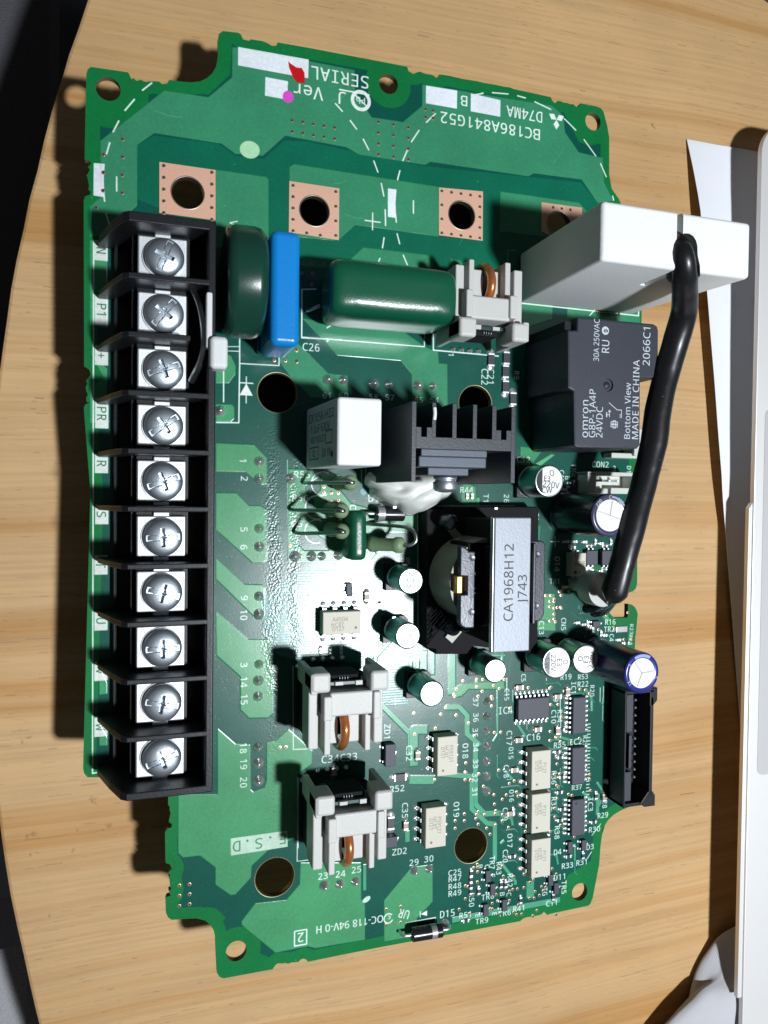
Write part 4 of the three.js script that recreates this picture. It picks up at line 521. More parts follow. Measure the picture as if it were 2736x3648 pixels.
// ---------- cement resistor with its cable ----------
{
  const r = group('cement_resistor', [108, 0, -55], board, { label: 'tall white ceramic resistor block with a split top at the right board edge' });
  const ev = new Evaluator(); ev.attributes = ['position', 'normal']; ev.useGroups = false;
  const br = (g) => { const c = g.index ? g.toNonIndexed() : g.clone(); c.deleteAttribute('uv'); const b = new Brush(mergeVertices(c, 1e-5)); b.updateMatrixWorld(); return b; };
  const half = (x0, x1, d0, d1) => { const g = box(x0, x1, 0.5, 36.4, -61.7, -49.3, 1.0, 4), p = g.attributes.position; for (let i = 0; i < p.count; i++) { const t = 1 - p.getY(i) / 36.4, e = (p.getX(i) - x0) / (x1 - x0); p.setX(i, p.getX(i) + t * (d0 * (1 - e) + d1 * e)); } g.computeVertexNormals(); return g; };
  const ex = [108.13, -62.11][0];
  let full = br(half(89.4, 127.9, 0.2, -4.6));
  const cut = br(tube([[cablePath[0][0], 22, cablePath[0][2] - 1.5], ...cablePath.slice(0, 5)].map(([x, y, z]) => [x - 0.2, y - 0.2, z]), 3.5, 40, 20));
  const slot = br(box(ex - 0.1, ex + 1.5, 24, 40, -66, -45, 0));
  full = ev.evaluate(ev.evaluate(full, cut, SUBTRACTION), slot, SUBTRACTION);
  mesh('ceramic_body', toCreasedNormals(full.geometry.toNonIndexed(), 0.3), M.ceramic, r);
  const fray = [], rf = rng(41); for (let i = 0; i < 9; i++) { const x = 112 + rf() * 9; fray.push(tube([[x, 0.5, -49.6], [x + rf() - 0.5, 0.3, -48.8], [x + rf() * 1.6 - 0.8, 0.4, -48.0 - rf()]], 0.09, 8, 5)); }
  mesh('frayed_fibre', fray, mat(rgb(0.3, 0.12, 0.05), 0.8), r);
}
{
  const c = group('sleeved_cable', [112, 0, -14], board, { label: 'thick black sleeved cable curving from the white ceramic block down to the board' });
  const curve = new THREE.CatmullRomCurve3(cablePath.map((p) => P3(...p)), false, 'centripetal'), g = new THREE.TubeGeometry(curve, 160, 2.72, 28, false), p = g.attributes.position, q = P3();
  for (let i = 0; i <= 160; i++) { const cpt = curve.getPointAt(i / 160); for (let j = 0; j <= 28; j++) { const k = i * 29 + j; q.fromBufferAttribute(p, k).sub(cpt); const f = 1 + 0.035 * noise(i * 0.13, Math.cos(j / 14 * Math.PI) * 0.8, Math.sin(j / 14 * Math.PI) * 0.8) + (i < 22 ? -0.48 * (1 - i / 22) : 0) - (i > 157 ? 0.12 * (i - 157) : 0) + 0.02 * Math.sin(i * 0.16) + 0.02 * Math.pow(Math.max(0, noise(i * 0.34, Math.sin(j / 14 * Math.PI) * 1.2, 7)), 1.0); q.multiplyScalar(f * (169 - cpt.y) / 132).add(cpt); p.setXYZ(k, q.x, q.y, q.z); } }
  g.computeVertexNormals();
  const cv = canvasFor(1600, 256), cx2 = cv.getContext('2d'), rc = rng(71); cx2.fillStyle = '#18191b'; cx2.fillRect(0, 0, 1600, 256);
  for (let i = 0; i < 900; i++) { const v = 30 + rc() * 60; cx2.fillStyle = `rgba(${v},${v},${v + 4},${0.15 + 0.4 * rc()})`; cx2.fillRect(rc() * 1600, rc() * 256, 1 + rc() * 9, 1 + rc() * 1.6); }
  for (let i = 0; i < 70; i++) { cx2.fillStyle = `rgba(190,190,190,${0.3 + 0.5 * rc()})`; cx2.fillRect(rc() * 1600, rc() * 256, 1 + rc() * 4, 1 + rc() * 2.5); }
  const ct = canvasTexture(cv); ct.wrapS = ct.wrapT = THREE.RepeatWrapping;
  mesh('black_sleeve', g, mat(0xffffff, 0.33, 0, { map: ct }), c, {}, true);
  const pts = cablePath, e = pts.at(-1), e2 = pts.at(-2), cap = new THREE.SphereGeometry(2.1, 20, 12); cap.scale(1, 0.75, 0.5); cap.translate(e[0], e[1], e[2] - 0.3); mesh('sleeve_end', cap, M.cable, c);
  const [wx, wz] = [107.18, 22.39]; mesh('nylon_support', [cyl(wx, 8, 13.5, wz, 4.25, 40), cyl(wx, 0.1, 8.2, wz, 1.8, 20)], M.nylon, c, { label: 'round translucent white nylon support under the cable end' });
  for (const [k, q] of [[0, [[109.61, 26.06], [112.11, 28.5], [111.1, 29.25], [111.08, 29.47]]], [1, [[110.71, 25.9], [113.84, 29.33], [113.45, 30.35], [113.56, 30.58]]]]) mesh('wire', tube([[e[0] - 0.4 + k, e[1], e[2] - 0.5], [q[0][0], 12, q[0][1]], [q[1][0], 4.4, q[1][1]], [q[2][0], 1.2, q[2][1]], [q[3][0], 0, q[3][1]]], 0.95, 30, 12), M.blackGloss, c);
}
// ---------- relay ----------
{
  const r = group('relay', [104, 0, -27], board, { label: 'dark slate relay block with white printing at the right of the board' });
  const q = [[104.36, -47.1]]; const H = 20, pts = [[94.46, -41.73], [115.32, -41.9], [116.3, -41.46], [116.71, -40.49], [116.83, -28.99], [111.84, -28.81], [112.11, -12.84], [111.37, -12.01], [94.83, -11.74], [94.14, -12.26], [93.68, -24.69], [92.24, -25.39], [91.98, -38.51], [94.38, -38.71]];
  const ev = new Evaluator(); ev.attributes = ['position', 'normal']; ev.useGroups = false;
  const br = (g) => { const c = g.index ? g.toNonIndexed() : g.clone(); c.deleteAttribute('uv'); const b = new Brush(mergeVertices(c, 1e-5)); b.updateMatrixWorld(); return b; };
  const [dx, dz] = [102.8, -26.57]; let body = br(prism(pts, 0.3, H, 0.45)); body = ev.evaluate(body, br(new THREE.CylinderGeometry(1.55, 1.45, 1.0, 40).translate(dx, H, dz)), SUBTRACTION);
  mesh('case', toCreasedNormals(body.geometry.toNonIndexed(), 0.3), M.relay, r);
  mesh('seal_plug', lathe([[0, 0.35], [0.35, 0.3], [0.5, 0.1], [0.9, 0.02], [0.9, -0.3], [0, -0.3]], dx, dz, H - 0.45, 20), M.relay, r);
  mesh('corner_catch', box(...[[92.1, -41.42][0], [94.01, -41.58][0]], 0.4, 18.2, [92.11, -41.15][1], [92.16, -38.61][1], 0.3), M.black, r);
  const cx = 104.5, cz = -27, ink = '#bcc5cf', at = (a) => [a[0] - cx, a[1] - cz];
  print(r, cx, H + 0.02, cz, 26, 30, 0, (x) => {
    const w = (t, p, s, f = 'sans-serif', st = 1) => write(x, t, ...at(p), s, -90, ink, f, 'left', st);
    w('omron', [96.67, -13.99], 1.9, 'bold sans-serif', 1.12); w('G8P-1A4P', [98.71, -14.06], 1.75, 'sans-serif', 1.06); w('24VDC', [100.67, -14.13], 1.75, 'sans-serif', 1.02); w('30A 250VAC', [99.48, -31.87], 1.45, 'sans-serif', 0.9);
    w('Bottom View', [108.29, -14], 1.65, 'sans-serif', 1.02); w('MADE IN CHINA', [110.56, -13.99], 1.75, 'sans-serif', 1.07); w('2066C1', [113.31, -31.71], 1.95, 'sans-serif', 1.06);
    const [sx, sz] = at([101.89, -39.19]); x.strokeStyle = ink; x.lineWidth = 0.24; x.beginPath(); x.arc(sx, sz, 0.85, 0, 7); x.stroke(); x.beginPath(); x.arc(sx, sz, 0.62, 0.5, 6); x.stroke(); write(x, 'SA', sx, sz, 0.8, -90, ink, 'bold sans-serif');
    w('RU', [101.96, -33.81], 2.0, 'bold sans-serif', 0.95);
    const L = (a, b, v = 0.17) => line(x, [at(a), at(b)], v, ink);
    L([102.64, -19.06], [102.61, -20.25], 0.3); L([103.42, -19.1], [103.39, -20.8]); L([103.39, -20.8], [103.03, -20.26]); L([103.39, -20.8], [103.77, -20.3]); L([102.63, -19.65], [103.41, -19.69]); L([103.17, -22.52], [105.52, -20.9]); L([105.52, -20.9], [106.78, -20.95]); L([105.52, -20.9], [106.78, -20.95]); L([106.69, -20.95], [106.73, -19.04]); L([106.35, -19.03], [106.33, -20.02]);
    const [bx, bz] = at([104.76, -17.49]); x.strokeRect(bx - 0.9, bz - 0.6, 1.8, 0.5); x.strokeRect(bx - 0.9, bz + 0.1, 1.8, 0.5); x.strokeRect(bx - 0.35, bz - 0.85, 0.7, 1.7);
  });
}
// ---------- white boxed capacitor, heatsink ----------
{
  const c = group('boxed_capacitor', [40, 0, -13], board, { label: 'white box capacitor with grey printing left of the black heatsink' });
  const g = box(35.3, 44.7, 0.3, 24.8, -19.9, -6.1, 0.7, 4), p = g.attributes.position; for (let i = 0; i < p.count; i++) p.setX(i, p.getX(i) + 1.3 * p.getY(i) / 25); g.computeVertexNormals(); mesh('case', g, M.ceramic, c);
  // print on the left face
  const k = 24, cv = canvasFor(20 * k, 12 * k), x = cv.getContext('2d'); x.setTransform(k, 0, 0, k, cv.width / 2, cv.height / 2); const ink = '#565957';
  write(x, 'CX105K-H22', 0, -4.2, 1.9, 0, ink, 'sans-serif', 'center', 1.35); write(x, '1.0uF 630V', -0.6, -1.7, 1.7, 0, ink, 'sans-serif', 'center', 1.3); write(x, '40/100/21', -2, 0.7, 1.5, 0, ink, 'sans-serif', 'center', 1.2); write(x, '20 YK', 4.6, 3.8, 1.7, 0, ink, 'sans-serif', 'center', 1.2); x.strokeStyle = ink; x.lineWidth = 0.24; x.strokeRect(-8.6, 2.4, 7, 2.6); write(x, 'X2', -5.2, 3.7, 1.5, 0, ink); x.strokeRect(4, -0.6, 4.6, 2.6); disc(x, 8.6, 4.4, 0.7, '#333');
  const pg = new THREE.PlaneGeometry(20, 12), up = P3(1.3 / 25, 1, 0).normalize(), nz = P3(0, 0, -1), no = up.clone().cross(nz).normalize(); pg.applyMatrix4(new THREE.Matrix4().makeBasis(up, nz, no)); pg.translate(35.3 + 0.65 - 0.03, 12.5, -13); mesh('printed_marking', pg, mat(0xffffff, 0.7, 0, { map: canvasTexture(cv), transparent: true }), c, {}, true);
}
{
  const h = group('heatsink', [62, 0, -11], board, { label: 'black extruded heatsink with open fins, standing above the white thermal paste' });
  const x0 = 50.0, x1 = 73.2, zt = -18.9, zb = -3.0, H = 31, bars = [[50.21, -11.99], [50.24, -9.58]].map((v) => v[1]);
  const fin = (a, b, z0 = zt, z1 = bars[0] + 0.3) => box(a, b, 0.4, H, z0, z1, 0.12, 1);
  const gx = (u) => [24.03, -14.85][0] + u; const X = [[50.16, -16.01][0], [51.16, -16.05][0], [54.47, -16.2][0], [55.38, -16.24][0], [58.87, -16.4][0], [59.87, -16.44][0], [63.39, -16.6][0], [64.37, -16.64][0], [67.72, -16.79][0], [68.75, -16.84][0], [72.13, -16.99][0], [73.14, -17.03][0]];
  const ch = (a, b) => [box(a - 0.1, a + (b - a) * 0.33, 0.4, H, bars[0] - 1.9, bars[0] + 0.2, 0.1, 1), box(b - (b - a) * 0.33, b + 0.1, 0.4, H, bars[0] - 1.9, bars[0] + 0.2, 0.1, 1)];
  mesh('extrusion', [fin(X[0], X[1], zt, zb), fin(X[2], X[3]), fin(X[4], X[5]), fin(X[6], X[7]), fin(X[8], X[9]), fin(X[10], X[11], zt, zb), box(X[1] - 0.1, X[10] + 0.1, 0.4, H, bars[0], bars[1], 0.12, 1), ...ch(X[1], X[2]), ...ch(X[9], X[10])], M.anodised, h);
  // power transistor clamped in the lower channel
  mesh('transistor', [box(52.6, 67.2, 14, 30, bars[1] - 0.05, bars[1] + 1.4, 0.2), box(52.3, 67.4, 12, 29.4, bars[1] + 1.3, bars[1] + 3.6, 0.35, 3)], M.toGrey, h);
  mesh('clamp', [box(55.0, 64.2, 15, 27.6, bars[1] + 3.5, bars[1] + 5.2, 0.3, 3)], M.toGrey, h);
  const sc = lathe([[0, 0], [2.5, 0], [2.55, 0.6], [2.2, 0.75], [2.2, 1.1], [2.6, 1.25], [2.6, 2.6], [2.2, 3.1], [1.2, 3.4], [0, 3.5]], 0, 0, 0, 30); sc.rotateX(Math.PI / 2); sc.translate(60.6, 23.5, bars[1] + 5.2); mesh('screw', sc, M.zinc, h);
  mesh('paste_smear', tube([[X[2] + 0.45, 31.05, -17.8], [X[2] + 0.5, 31.2, -16.6], [X[2] + 0.45, 31.05, -15.4]], 0.42, 12, 8), M.goo, h);
}
{ // paste heap: folded, thick
  const g = new THREE.SphereGeometry(1, 90, 60), p = g.attributes.position, n = P3();
  for (let i = 0; i < p.count; i++) { n.fromBufferAttribute(p, i); const w1 = n.x * 4.2 + n.z * 2.4 + 2.2 * noise(n.x * 1.5, n.z * 1.5, n.y), f = 1 + 0.12 * noise(n.x * 1.3, n.y * 1.3, n.z * 1.3) + 0.09 * Math.abs(Math.sin(w1)) + 0.015 * noise(n.x * 3, n.y * 3, n.z * 3); const low = n.y < 0 ? 0.6 : 1; p.setXYZ(i, n.x * 10.6 * f * (1 - 0.16 * n.z), 0.5 + n.y * 10.5 * f * low, n.z * 5.2 * f + Math.abs(n.x) * -1.6); }
  g.computeVertexNormals(); g.translate(60.4, 1.2, -1.2); mesh('thermal_paste', g, M.goo, board, { label: 'white folded heap of thermal paste below the heatsink' });
}
// ---------- leaded green resistors, small film capacitor, diodes ----------
for (const [x, z, fx, fz, lab] of [[42.67, -2.84, 34.99, -2.79, 'topmost of the three upright green resistors below the white capacitor'], [40.65, 3.25, 31.99, 3.39, 'middle one of the three upright green resistors'], [40.8, 7.79, 33.02, 8.67, 'lowest of the three upright green resistors']]) {
  const r = group('resistor', [x, 0, z], board, { label: lab });
  mesh('body', lathe([[0, 1.4], [0.9, 1.5], [1.65, 2.2], [1.75, 3.4], [1.5, 4.6], [1.48, 10.6], [1.72, 11.6], [1.7, 13], [1.1, 14], [0, 14.2]], x, z, 0, 28), M.resistorGreen, r);
  mesh('lead', tube([[x, 13.8, z], [x, 15.3, z], [x - 0.5, 16.1, z], [x - 1.4, 15.6, z], [x - 2.2, 13.6, z + (fz - z) * 0.3], [fx + 1, 4, fz], [fx, 1.2, fz], [fx, 0, fz]], 0.42, 48, 10), M.lead, r);
}
{
  const r = group('resistor', [53, 0, 11], board, { label: 'leaning green resistor with a hooked lead beside the small green capacitor' });
  const a = P3(...[[50.52, 11.38]].map(([x, z]) => [x, 2.2, z])[0]), b = P3(...[[56.29, 11.2]].map(([x, z]) => [x, 9, z])[0]), d = b.clone().sub(a), L = d.length();
  const g = lathe([[0, -0.7], [1.0, -0.6], [1.8, 0.3], [1.85, 1.4], [1.55, 2.4], [1.5, L - 2.6], [1.85, L - 1.6], [1.85, L - 0.4], [1.1, L + 0.3], [0, L + 0.4]], 0, 0, 0, 28); g.applyQuaternion(new THREE.Quaternion().setFromUnitVectors(P3(0, 1, 0), d.normalize())); g.translate(a.x, a.y, a.z); mesh('body', g, M.resistorGreen, r);
  const V = (p, h) => [p[0], h, p[1]]; mesh('lead', tube([V([56.22, 11.29], 9.2), V([57.97, 11.15], 10), V([59.06, 10.06], 10.4), V([58.72, 8.16], 10), V([57.28, 7.15], 8.6), V([54.07, 6.84], 4.6), V([50.77, 6.69], 1.2), V([50.43, 6.69], 0)], 0.44, 60, 10, 0.5), M.lead, r);
}
{
  const c = group('film_capacitor', [45.5, 0, 9], board, { label: 'small narrow dark green capacitor standing among the green resistors' });
  { const g = dipped(0, 6.8, 0, 5.5, 4.6, 2.35, 0.3, 0.7, 9, 0.08); g.rotateY(Math.PI / 2); g.translate(45.2, 0, 8.85); mesh('body', g, M.greenFilm, c); } for (const z of [5, 12.6]) mesh('lead', tube([[44.8, 3, z], [43.6, 1.4, z + 0.6], [43, 0, z + 0.7]], 0.32, 10, 8), M.lead, c);
}
function axial(name, a, b, r, h, label, band) {
  const o = group(name, [(a[0] + b[0]) / 2, 0, (a[1] + b[1]) / 2], board, { label }), d = P3(b[0] - a[0], 0, b[1] - a[1]), L = d.length(), dir = d.clone().normalize(), q = new THREE.Quaternion().setFromUnitVectors(P3(0, 1, 0), dir), place = (g) => { g.applyQuaternion(q); g.translate(a[0], h, a[1]); return g; };
  mesh('body', place(lathe([[0, 0], [r * 0.9, 0], [r, 0.2], [r, L - 0.2], [r * 0.9, L], [0, L]], 0, 0, 0, 28)), M.blackGloss, o);
  mesh('band', place(lathe([[r + 0.01, L * band[0]], [r + 0.03, L * band[0] + 0.05], [r + 0.03, L * band[1] - 0.05], [r + 0.01, L * band[1]]], 0, 0, 0, 28)), mat(rgb(0.34, 0.35, 0.35), 0.4, 0.5), o);
  for (const [p, s] of [[a, -1], [b, 1]]) mesh('lead', tube([[p[0], h, p[1]], [p[0] + dir.x * s * 1.6, h, p[1] + dir.z * s * 1.6], [p[0] + dir.x * s * 2.3, h - 0.7, p[1] + dir.z * s * 2.3], [p[0] + dir.x * s * 2.4, 0, p[1] + dir.z * s * 2.4]], 0.4, 18, 10), M.tin, o);
}
axial('diode', [51.57, 4.15], [58.63, 4.25], 1.75, 2.6, 'black diode with a silver band beside the D12 legend', [0.06, 0.3]);
axial('diode', [62.17, 106.78], [70.05, 106.93], 1.65, 2.4, 'black diode with a silver band at the lower board edge', [0.62, 0.8]);

// ---------- transformer ----------
{
  const t = group('transformer', [75, 0, 19], board, { label: 'transformer with a light grey core plate and a yellowish taped coil in the middle of the board' });
  mesh('bobbin_base', [prism([[63.42, 3.05], [63.87, 36.06], [66.22, 36.43], [66.37, 37.69], [74.39, 38.12], [76.02, 36.16], [93.74, 39.14], [93.38, 2.22], [67.89, 2.39], [67.63, 3.02]], 0.2, 5.6, 0.3), box(84, 92, 0.2, 6, 5, 35, 0.4)], M.blackMatt, t);
  mesh('coil', cyl(...[74.2], 5.4, 18.2, 19.2, 10.0, 64), M.tape, t);
  for (const [q, nm] of [[[[68.74, 5.89], [67.82, 6.89], [72.09, 12.32], [73.98, 10.69]]], [[[72.07, 29.5], [74.28, 30.73], [70.11, 35.11], [68.28, 33.51]]]]) mesh('tape_strip', prism(q.map(([x, z]) => [x, z]), 5.9, 6.4, 0.05), M.tape, t);
  const bar = (u0, u1, v0, v1, h0, h1) => { const a = tk(u0, v0), b = tk(u1, v1); return box(a[0], b[0], h0, h1, a[1], b[1], 0.25, 2); };
  const wx = [[64.93, 18.68], [87.53, 19.25]], wz = [[72.04, 5.38], [72.48, 32.41]], tk = (u, v) => [wx[0][0] + (u - 500) / 900 * (wx[1][0] - wx[0][0]), wz[0][1] + (v - 300) / 1200 * (wz[1][1] - wz[0][1])];
  const flat = (q, h0, h1, bv) => prism(q.map(([u, v]) => tk(u, v)), h0, h1, bv);
  mesh('coil_flange', flat([[528, 545], [545, 535], [600, 575], [612, 590], [660, 592], [672, 602], [672, 1345], [590, 1345], [545, 1320], [530, 1285], [530, 1012], [596, 1010], [596, 838], [528, 832]], 18.6, 20.6, 0.3), M.ferrite, t);
  mesh('coil_flange', flat([[1215, 492], [1325, 492], [1355, 510], [1368, 545], [1368, 1235], [1340, 1290], [1310, 1305], [1215, 1312]], 18.6, 20.6, 0.3), M.ferrite, t);
  mesh('flange_rib', [bar(795, 830, 540, 985, 17, 22), bar(1225, 1255, 515, 1325, 17, 21.5)], M.ferrite, t); mesh('flange_rib', bar(793, 828, 998, 1330, 17, 22), M.ferrite, t);
  mesh('core_recess', bar(640, 860, 515, 1345, 8, 18.5), M.blackMatt, t);
  for (const [u, v] of [[640, 655], [640, 1185], [1280, 630], [1280, 1150]]) { const [x, z] = tk(u, v); mesh('flange_boss', lathe([[0.75, 0], [0.75, 0.1], [0.6, 0.14], [0.5, 0.08], [0, 0.06]], x, z, 20.58, 18), M.ferrite, t); }
  mesh('core_clip', bar(500, 552, 832, 1000, 16, 20.6), M.kapton, t); mesh('core_clip', bar(1303, 1362, 815, 978, 16, 20.5), M.kapton, t);
  const [a0, a1] = [[70.74, 4.22], [79.83, 33.42]]; mesh('core', box(a0[0], a1[0], 24.6, 25.9, a0[1], a1[1], 0.25, 3), M.steel, t); mesh('core_leg', box(a0[0] + 2.6, a1[0] - 0.4, 5.5, 24.7, a0[1] + 0.6, a1[1] - 0.6, 0.3, 2), M.blackMatt, t); mesh('core_plate', box(a0[0] + 0.35, a1[0] - 0.1, 25.6, 26.35, a0[1] + 0.1, a1[1] - 0.1, 0.25, 3), M.core, t);
  for (const [u, v] of [[600, 320], [760, 1390], [640, 1420]]) { const [x, z] = tk(u, v); mesh('guide_pin', lathe([[1.9, 0], [1.8, 3], [1.2, 4.2], [0, 4.6]], x, z, 8, 20), M.blackGloss, t); }
  for (const [u, v] of [[280, 175], [1082, 180], [285, 1242], [288, 1322], [480, 1440], [280, 1555]]) { const q = tk(u, v); mesh('pin', box(q[0] - 4.6 + (u > 900 ? 6 : 0), q[0] - 3.7 + (u > 900 ? 6 : 0), 5.5, 6.1, q[1] - 0.3, q[1] + 0.3, 0.1, 1), M.tin, t); }
  const wires = []; const rw = rng(51); for (let i = 0; i < 7; i++) wires.push(tube([[66.2 + rw(), 7 + i * 0.6, 26 + i * 0.5], [64.9 + rw() * 0.5, 6.6, 27.5 + i], [64.1, 5.8, 28.6 + i * 1.1]], 0.14, 14, 6)); mesh('coil_wire', wires, M.blackGloss, t);
  const cx = (a0[0] + a1[0]) / 2, cz = (a0[1] + a1[1]) / 2;
  print(t, cx, 26.4, cz, 8, 28, 0, (x) => { const p = [[74.42, 26.81], [77.78, 22.74]].map((v) => [v[0] - cx, v[1] - cz]); write(x, 'CA1968H12', ...p[0], 2.2, -90, '#3a3d42', 'sans-serif', 'left', 1.06); write(x, 'J743', ...p[1], 2.1, -90, '#3a3d42', 'sans-serif', 'left', 1.1); });
  const em = [68.79, 19.34]; print(t, em[0] - 0.1, 20.62, em[1], 1.6, 8, 0, (x) => write(x, 'Sumida', 0, 0, 1.25, 90, '#5a6278', 'sans-serif'));
}
// ---------- electrolytic capacitors ----------
function canCap(c, r, h, label, deco, turn) {
  const o = group('electrolytic_capacitor', [c[0], 0, c[1]], board, { label });
  mesh('base', prism([[-1, -1], [-1, 1], [0.72, 1], [1, 0.72], [1, -0.72], [0.72, -1]].map(([a, b]) => [c[0] + a * (r + 0.15), c[1] + b * (r + 0.15)]), 0.15, 1.5, 0.12), M.black, o);
  mesh('can', lathe([[r * 0.8, 1.2], [r - 0.05, 1.35], [r, 1.6], [r, 2.1], [r - 0.3, 2.35], [r - 0.3, 2.6], [r, 2.9], [r, h - 0.3], [r - 0.12, h - 0.08], [r - 0.35, h], [r - 0.5, h - 0.02]], c[0], c[1], 0, 44), M.canSide, o);
  mesh('can_top', lathe([[r - 0.3, h - 0.005], [r - 0.6, h - 0.06], [0, h - 0.08]], c[0], c[1], 0, 36), M.canTop, o);
  if (deco) print(o, c[0], h - 0.02, c[1], 2 * r - 1, 2 * r - 1, 0, (x) => { x.save(); x.beginPath(); x.arc(0, 0, r - 0.5, 0, 7); x.clip(); x.rotate(turn); deco(x, r - 0.5); x.restore(); });
  return o;
}
const lines4 = (ls, s, deg, ink = '#3a3c3e') => (x, r) => { ls.forEach((l, i) => { const k = (i - (ls.length - 1) / 2) * s * 1.25, a = deg * Math.PI / 180; write(x, l, -Math.sin(a) * k, Math.cos(a) * k, s, deg, ink, 'sans-serif'); }); };
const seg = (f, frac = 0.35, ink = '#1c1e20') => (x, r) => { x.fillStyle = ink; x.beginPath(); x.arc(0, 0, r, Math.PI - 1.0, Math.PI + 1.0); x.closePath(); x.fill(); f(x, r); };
canCap([57.97, 19.41], 3.05, 10.3, 'silver can capacitor printed 47V beside the C28 legend', lines4(['D2', '47V', 'CW'].reverse(), 1.05, 180), 0);
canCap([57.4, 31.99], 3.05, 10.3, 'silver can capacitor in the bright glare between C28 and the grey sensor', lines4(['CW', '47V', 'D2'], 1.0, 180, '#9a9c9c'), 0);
canCap([63.51, 45.77], 3.05, 10.3, 'blank silver can capacitor right of the grey sensor above C34');
canCap([79.75, 41.44], 2.95, 10.3, 'blank silver can capacitor just below the transformer');
canCap([93.52, -4.12], 4.0, 10.2, 'silver can capacitor with a black segment beside the CON2 connector', seg((x, r) => { write(x, 'O', 0.7, -2, 1.4, -10, '#333'); write(x, 'E3', -0.6, -0.7, 1.3, 0, '#333'); write(x, '220V', 0.5, 0.8, 1.5, 5, '#333'); write(x, 'CW', -0.6, 2.2, 1.4, 0, '#333'); }), 0);
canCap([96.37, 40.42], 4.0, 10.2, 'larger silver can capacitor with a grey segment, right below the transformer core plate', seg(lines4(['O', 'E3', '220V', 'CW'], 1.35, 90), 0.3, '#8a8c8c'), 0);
canCap([104.74, 40.15], 3.75, 10.2, 'silver can capacitor squeezed between its larger neighbour and the blue sleeved capacitor', lines4(['O', 'E3', '220V'], 1.35, -80), 0);
function sleeved(c, r, h, label, side, top, vents) {
  const o = group('electrolytic_capacitor', [c[0], 0, c[1]], board, { label });
  mesh('sleeve', lathe([[0, 0.2], [r - 0.3, 0.2], [r, 0.6], [r, 1.6], [r - 0.35, 2.1], [r - 0.35, 2.6], [r, 3.1], [r, h - 0.7], [r - 0.15, h - 0.3]], c[0], c[1], 0, 48), side, o);
  mesh('sleeve_rim', lathe([[r - 0.14, h - 0.32], [r - 0.4, h - 0.02], [r - 0.8, h + 0.04], [r - 1.35, h - 0.03], [r - 1.4, h - 0.12]], c[0], c[1], 0, 48), top, o);
  mesh('can_top', lathe([[r - 1.3, h - 0.1], [0, h - 0.12]], c[0], c[1], 0, 40), M.canTop, o);
  const g = vents.map((a) => box(0, r - 1.6, h - 0.12, h - 0.02, -0.11, 0.11, 0).rotateY(a).translate(c[0], 0, c[1])); mesh('vent_groove', g, mat(rgb(0.35, 0.35, 0.37), 0.5, 0.6), o); return o;
}
{
  const c1 = [104.15, 3.93], a = sleeved(c1, 5.15, 20, 'tall black sleeved electrolytic capacitor partly behind the black cable', M.sleeve, mat(rgb(0.05, 0.05, 0.10), 0.26), [-0.3, Math.PI - 0.3, 1.4]);
  print(a, c1[0], 20.06, c1[1], 10, 10, 0, (x) => { for (const [t, an] of [['220', -2.4], ['105', -0.9], ['C', -1.6], ['1', 0.9], ['0', 0.65]]) { x.save(); x.rotate(an + Math.PI / 2); write(x, t, 0, -4.35, 0.85, 0, '#c6ccdc'); x.restore(); } x.strokeStyle = '#8c95b5'; x.lineWidth = 0.5; x.beginPath(); x.arc(0, 0, 4.4, -1.5, -0.55); x.stroke(); });
  const c2 = [113.14, 41.6], b = sleeved(c2, 5.0, 21, 'tall navy blue sleeved electrolytic capacitor leaning out over the black connector', M.navy, M.navyTop, [0.1, 2.2, -1.95]);
  print(b, c2[0], 21.06, c2[1], 10, 10, 0, (x) => { x.strokeStyle = '#8d9ccb'; x.lineWidth = 0.75; x.beginPath(); x.arc(0, 0, 4.2, -2.1, -1.05); x.stroke(); for (const [t, an] of [['LX', 2.6], ['5', 0.3], ['S', -2.6]]) { x.save(); x.rotate(an + Math.PI / 2); write(x, t, 0, -4.2, 0.8, 0, '#b9c2e0'); x.restore(); } });
}
// ---------- connectors ----------
{
  const c = group('pin_header_connector', [123.3, 0, 65], board, { label: 'long black pin connector overhanging the lower right board edge' });
  const xa = 118.4, z0 = 49.8, z1 = 80.4, H = 7.6, f = (v) => z0 + (z1 - z0) * v;
  mesh('housing', [box(xa, xa + 0.5, 0.2, H, z0, z1, 0.15), box(xa, 127.4, 0.2, 1.8, z0, z1, 0.2), box(126.2, 127.2, 0.2, H, z0 + 2, z1 - 2, 0.2), box(xa, 127.2, 0.2, H, z0, z0 + 0.9, 0.2), box(xa, 127.2, 0.2, H - 0.4, z1 - 1.0, z1, 0.2), prism([[126, z0 - 0.3], [128.3, z0 - 0.3], [128.3, z0 + 3], [127, z0 + 4.4], [126, z0 + 4.4]], 0.3, H, 0.2), prism([[123.5, z1 - 0.6], [126, z1 - 3.6], [127.2, z1 - 3.8], [128.2, z1 - 2.4], [128.2, z1 + 0.4], [125, z1 + 0.4]], 0.3, H, 0.2)], M.black, c);
  mesh('latch_wall', [box(xa + 0.45, xa + 2.4, 1.5, H + 0.05, f(0.03), f(0.35), 0.15), box(xa + 1.5, xa + 2.4, 1.5, H - 0.2, f(0.38), f(0.67), 0.15), box(xa + 0.3, xa + 2.2, 1.5, H + 0.05, f(0.69), f(0.94), 0.15)], M.relay, c);
  const pin = shared(lathe([[0.4, 0], [0.4, 3.4], [0.25, 3.8], [0, 3.9]], 0, 0, 0, 10)); for (let i = 0; i < 11; i++) put('pin', pin, M.tin, c, [123.3, 1.6, z0 + 3.2 + i * 2.05]);
}
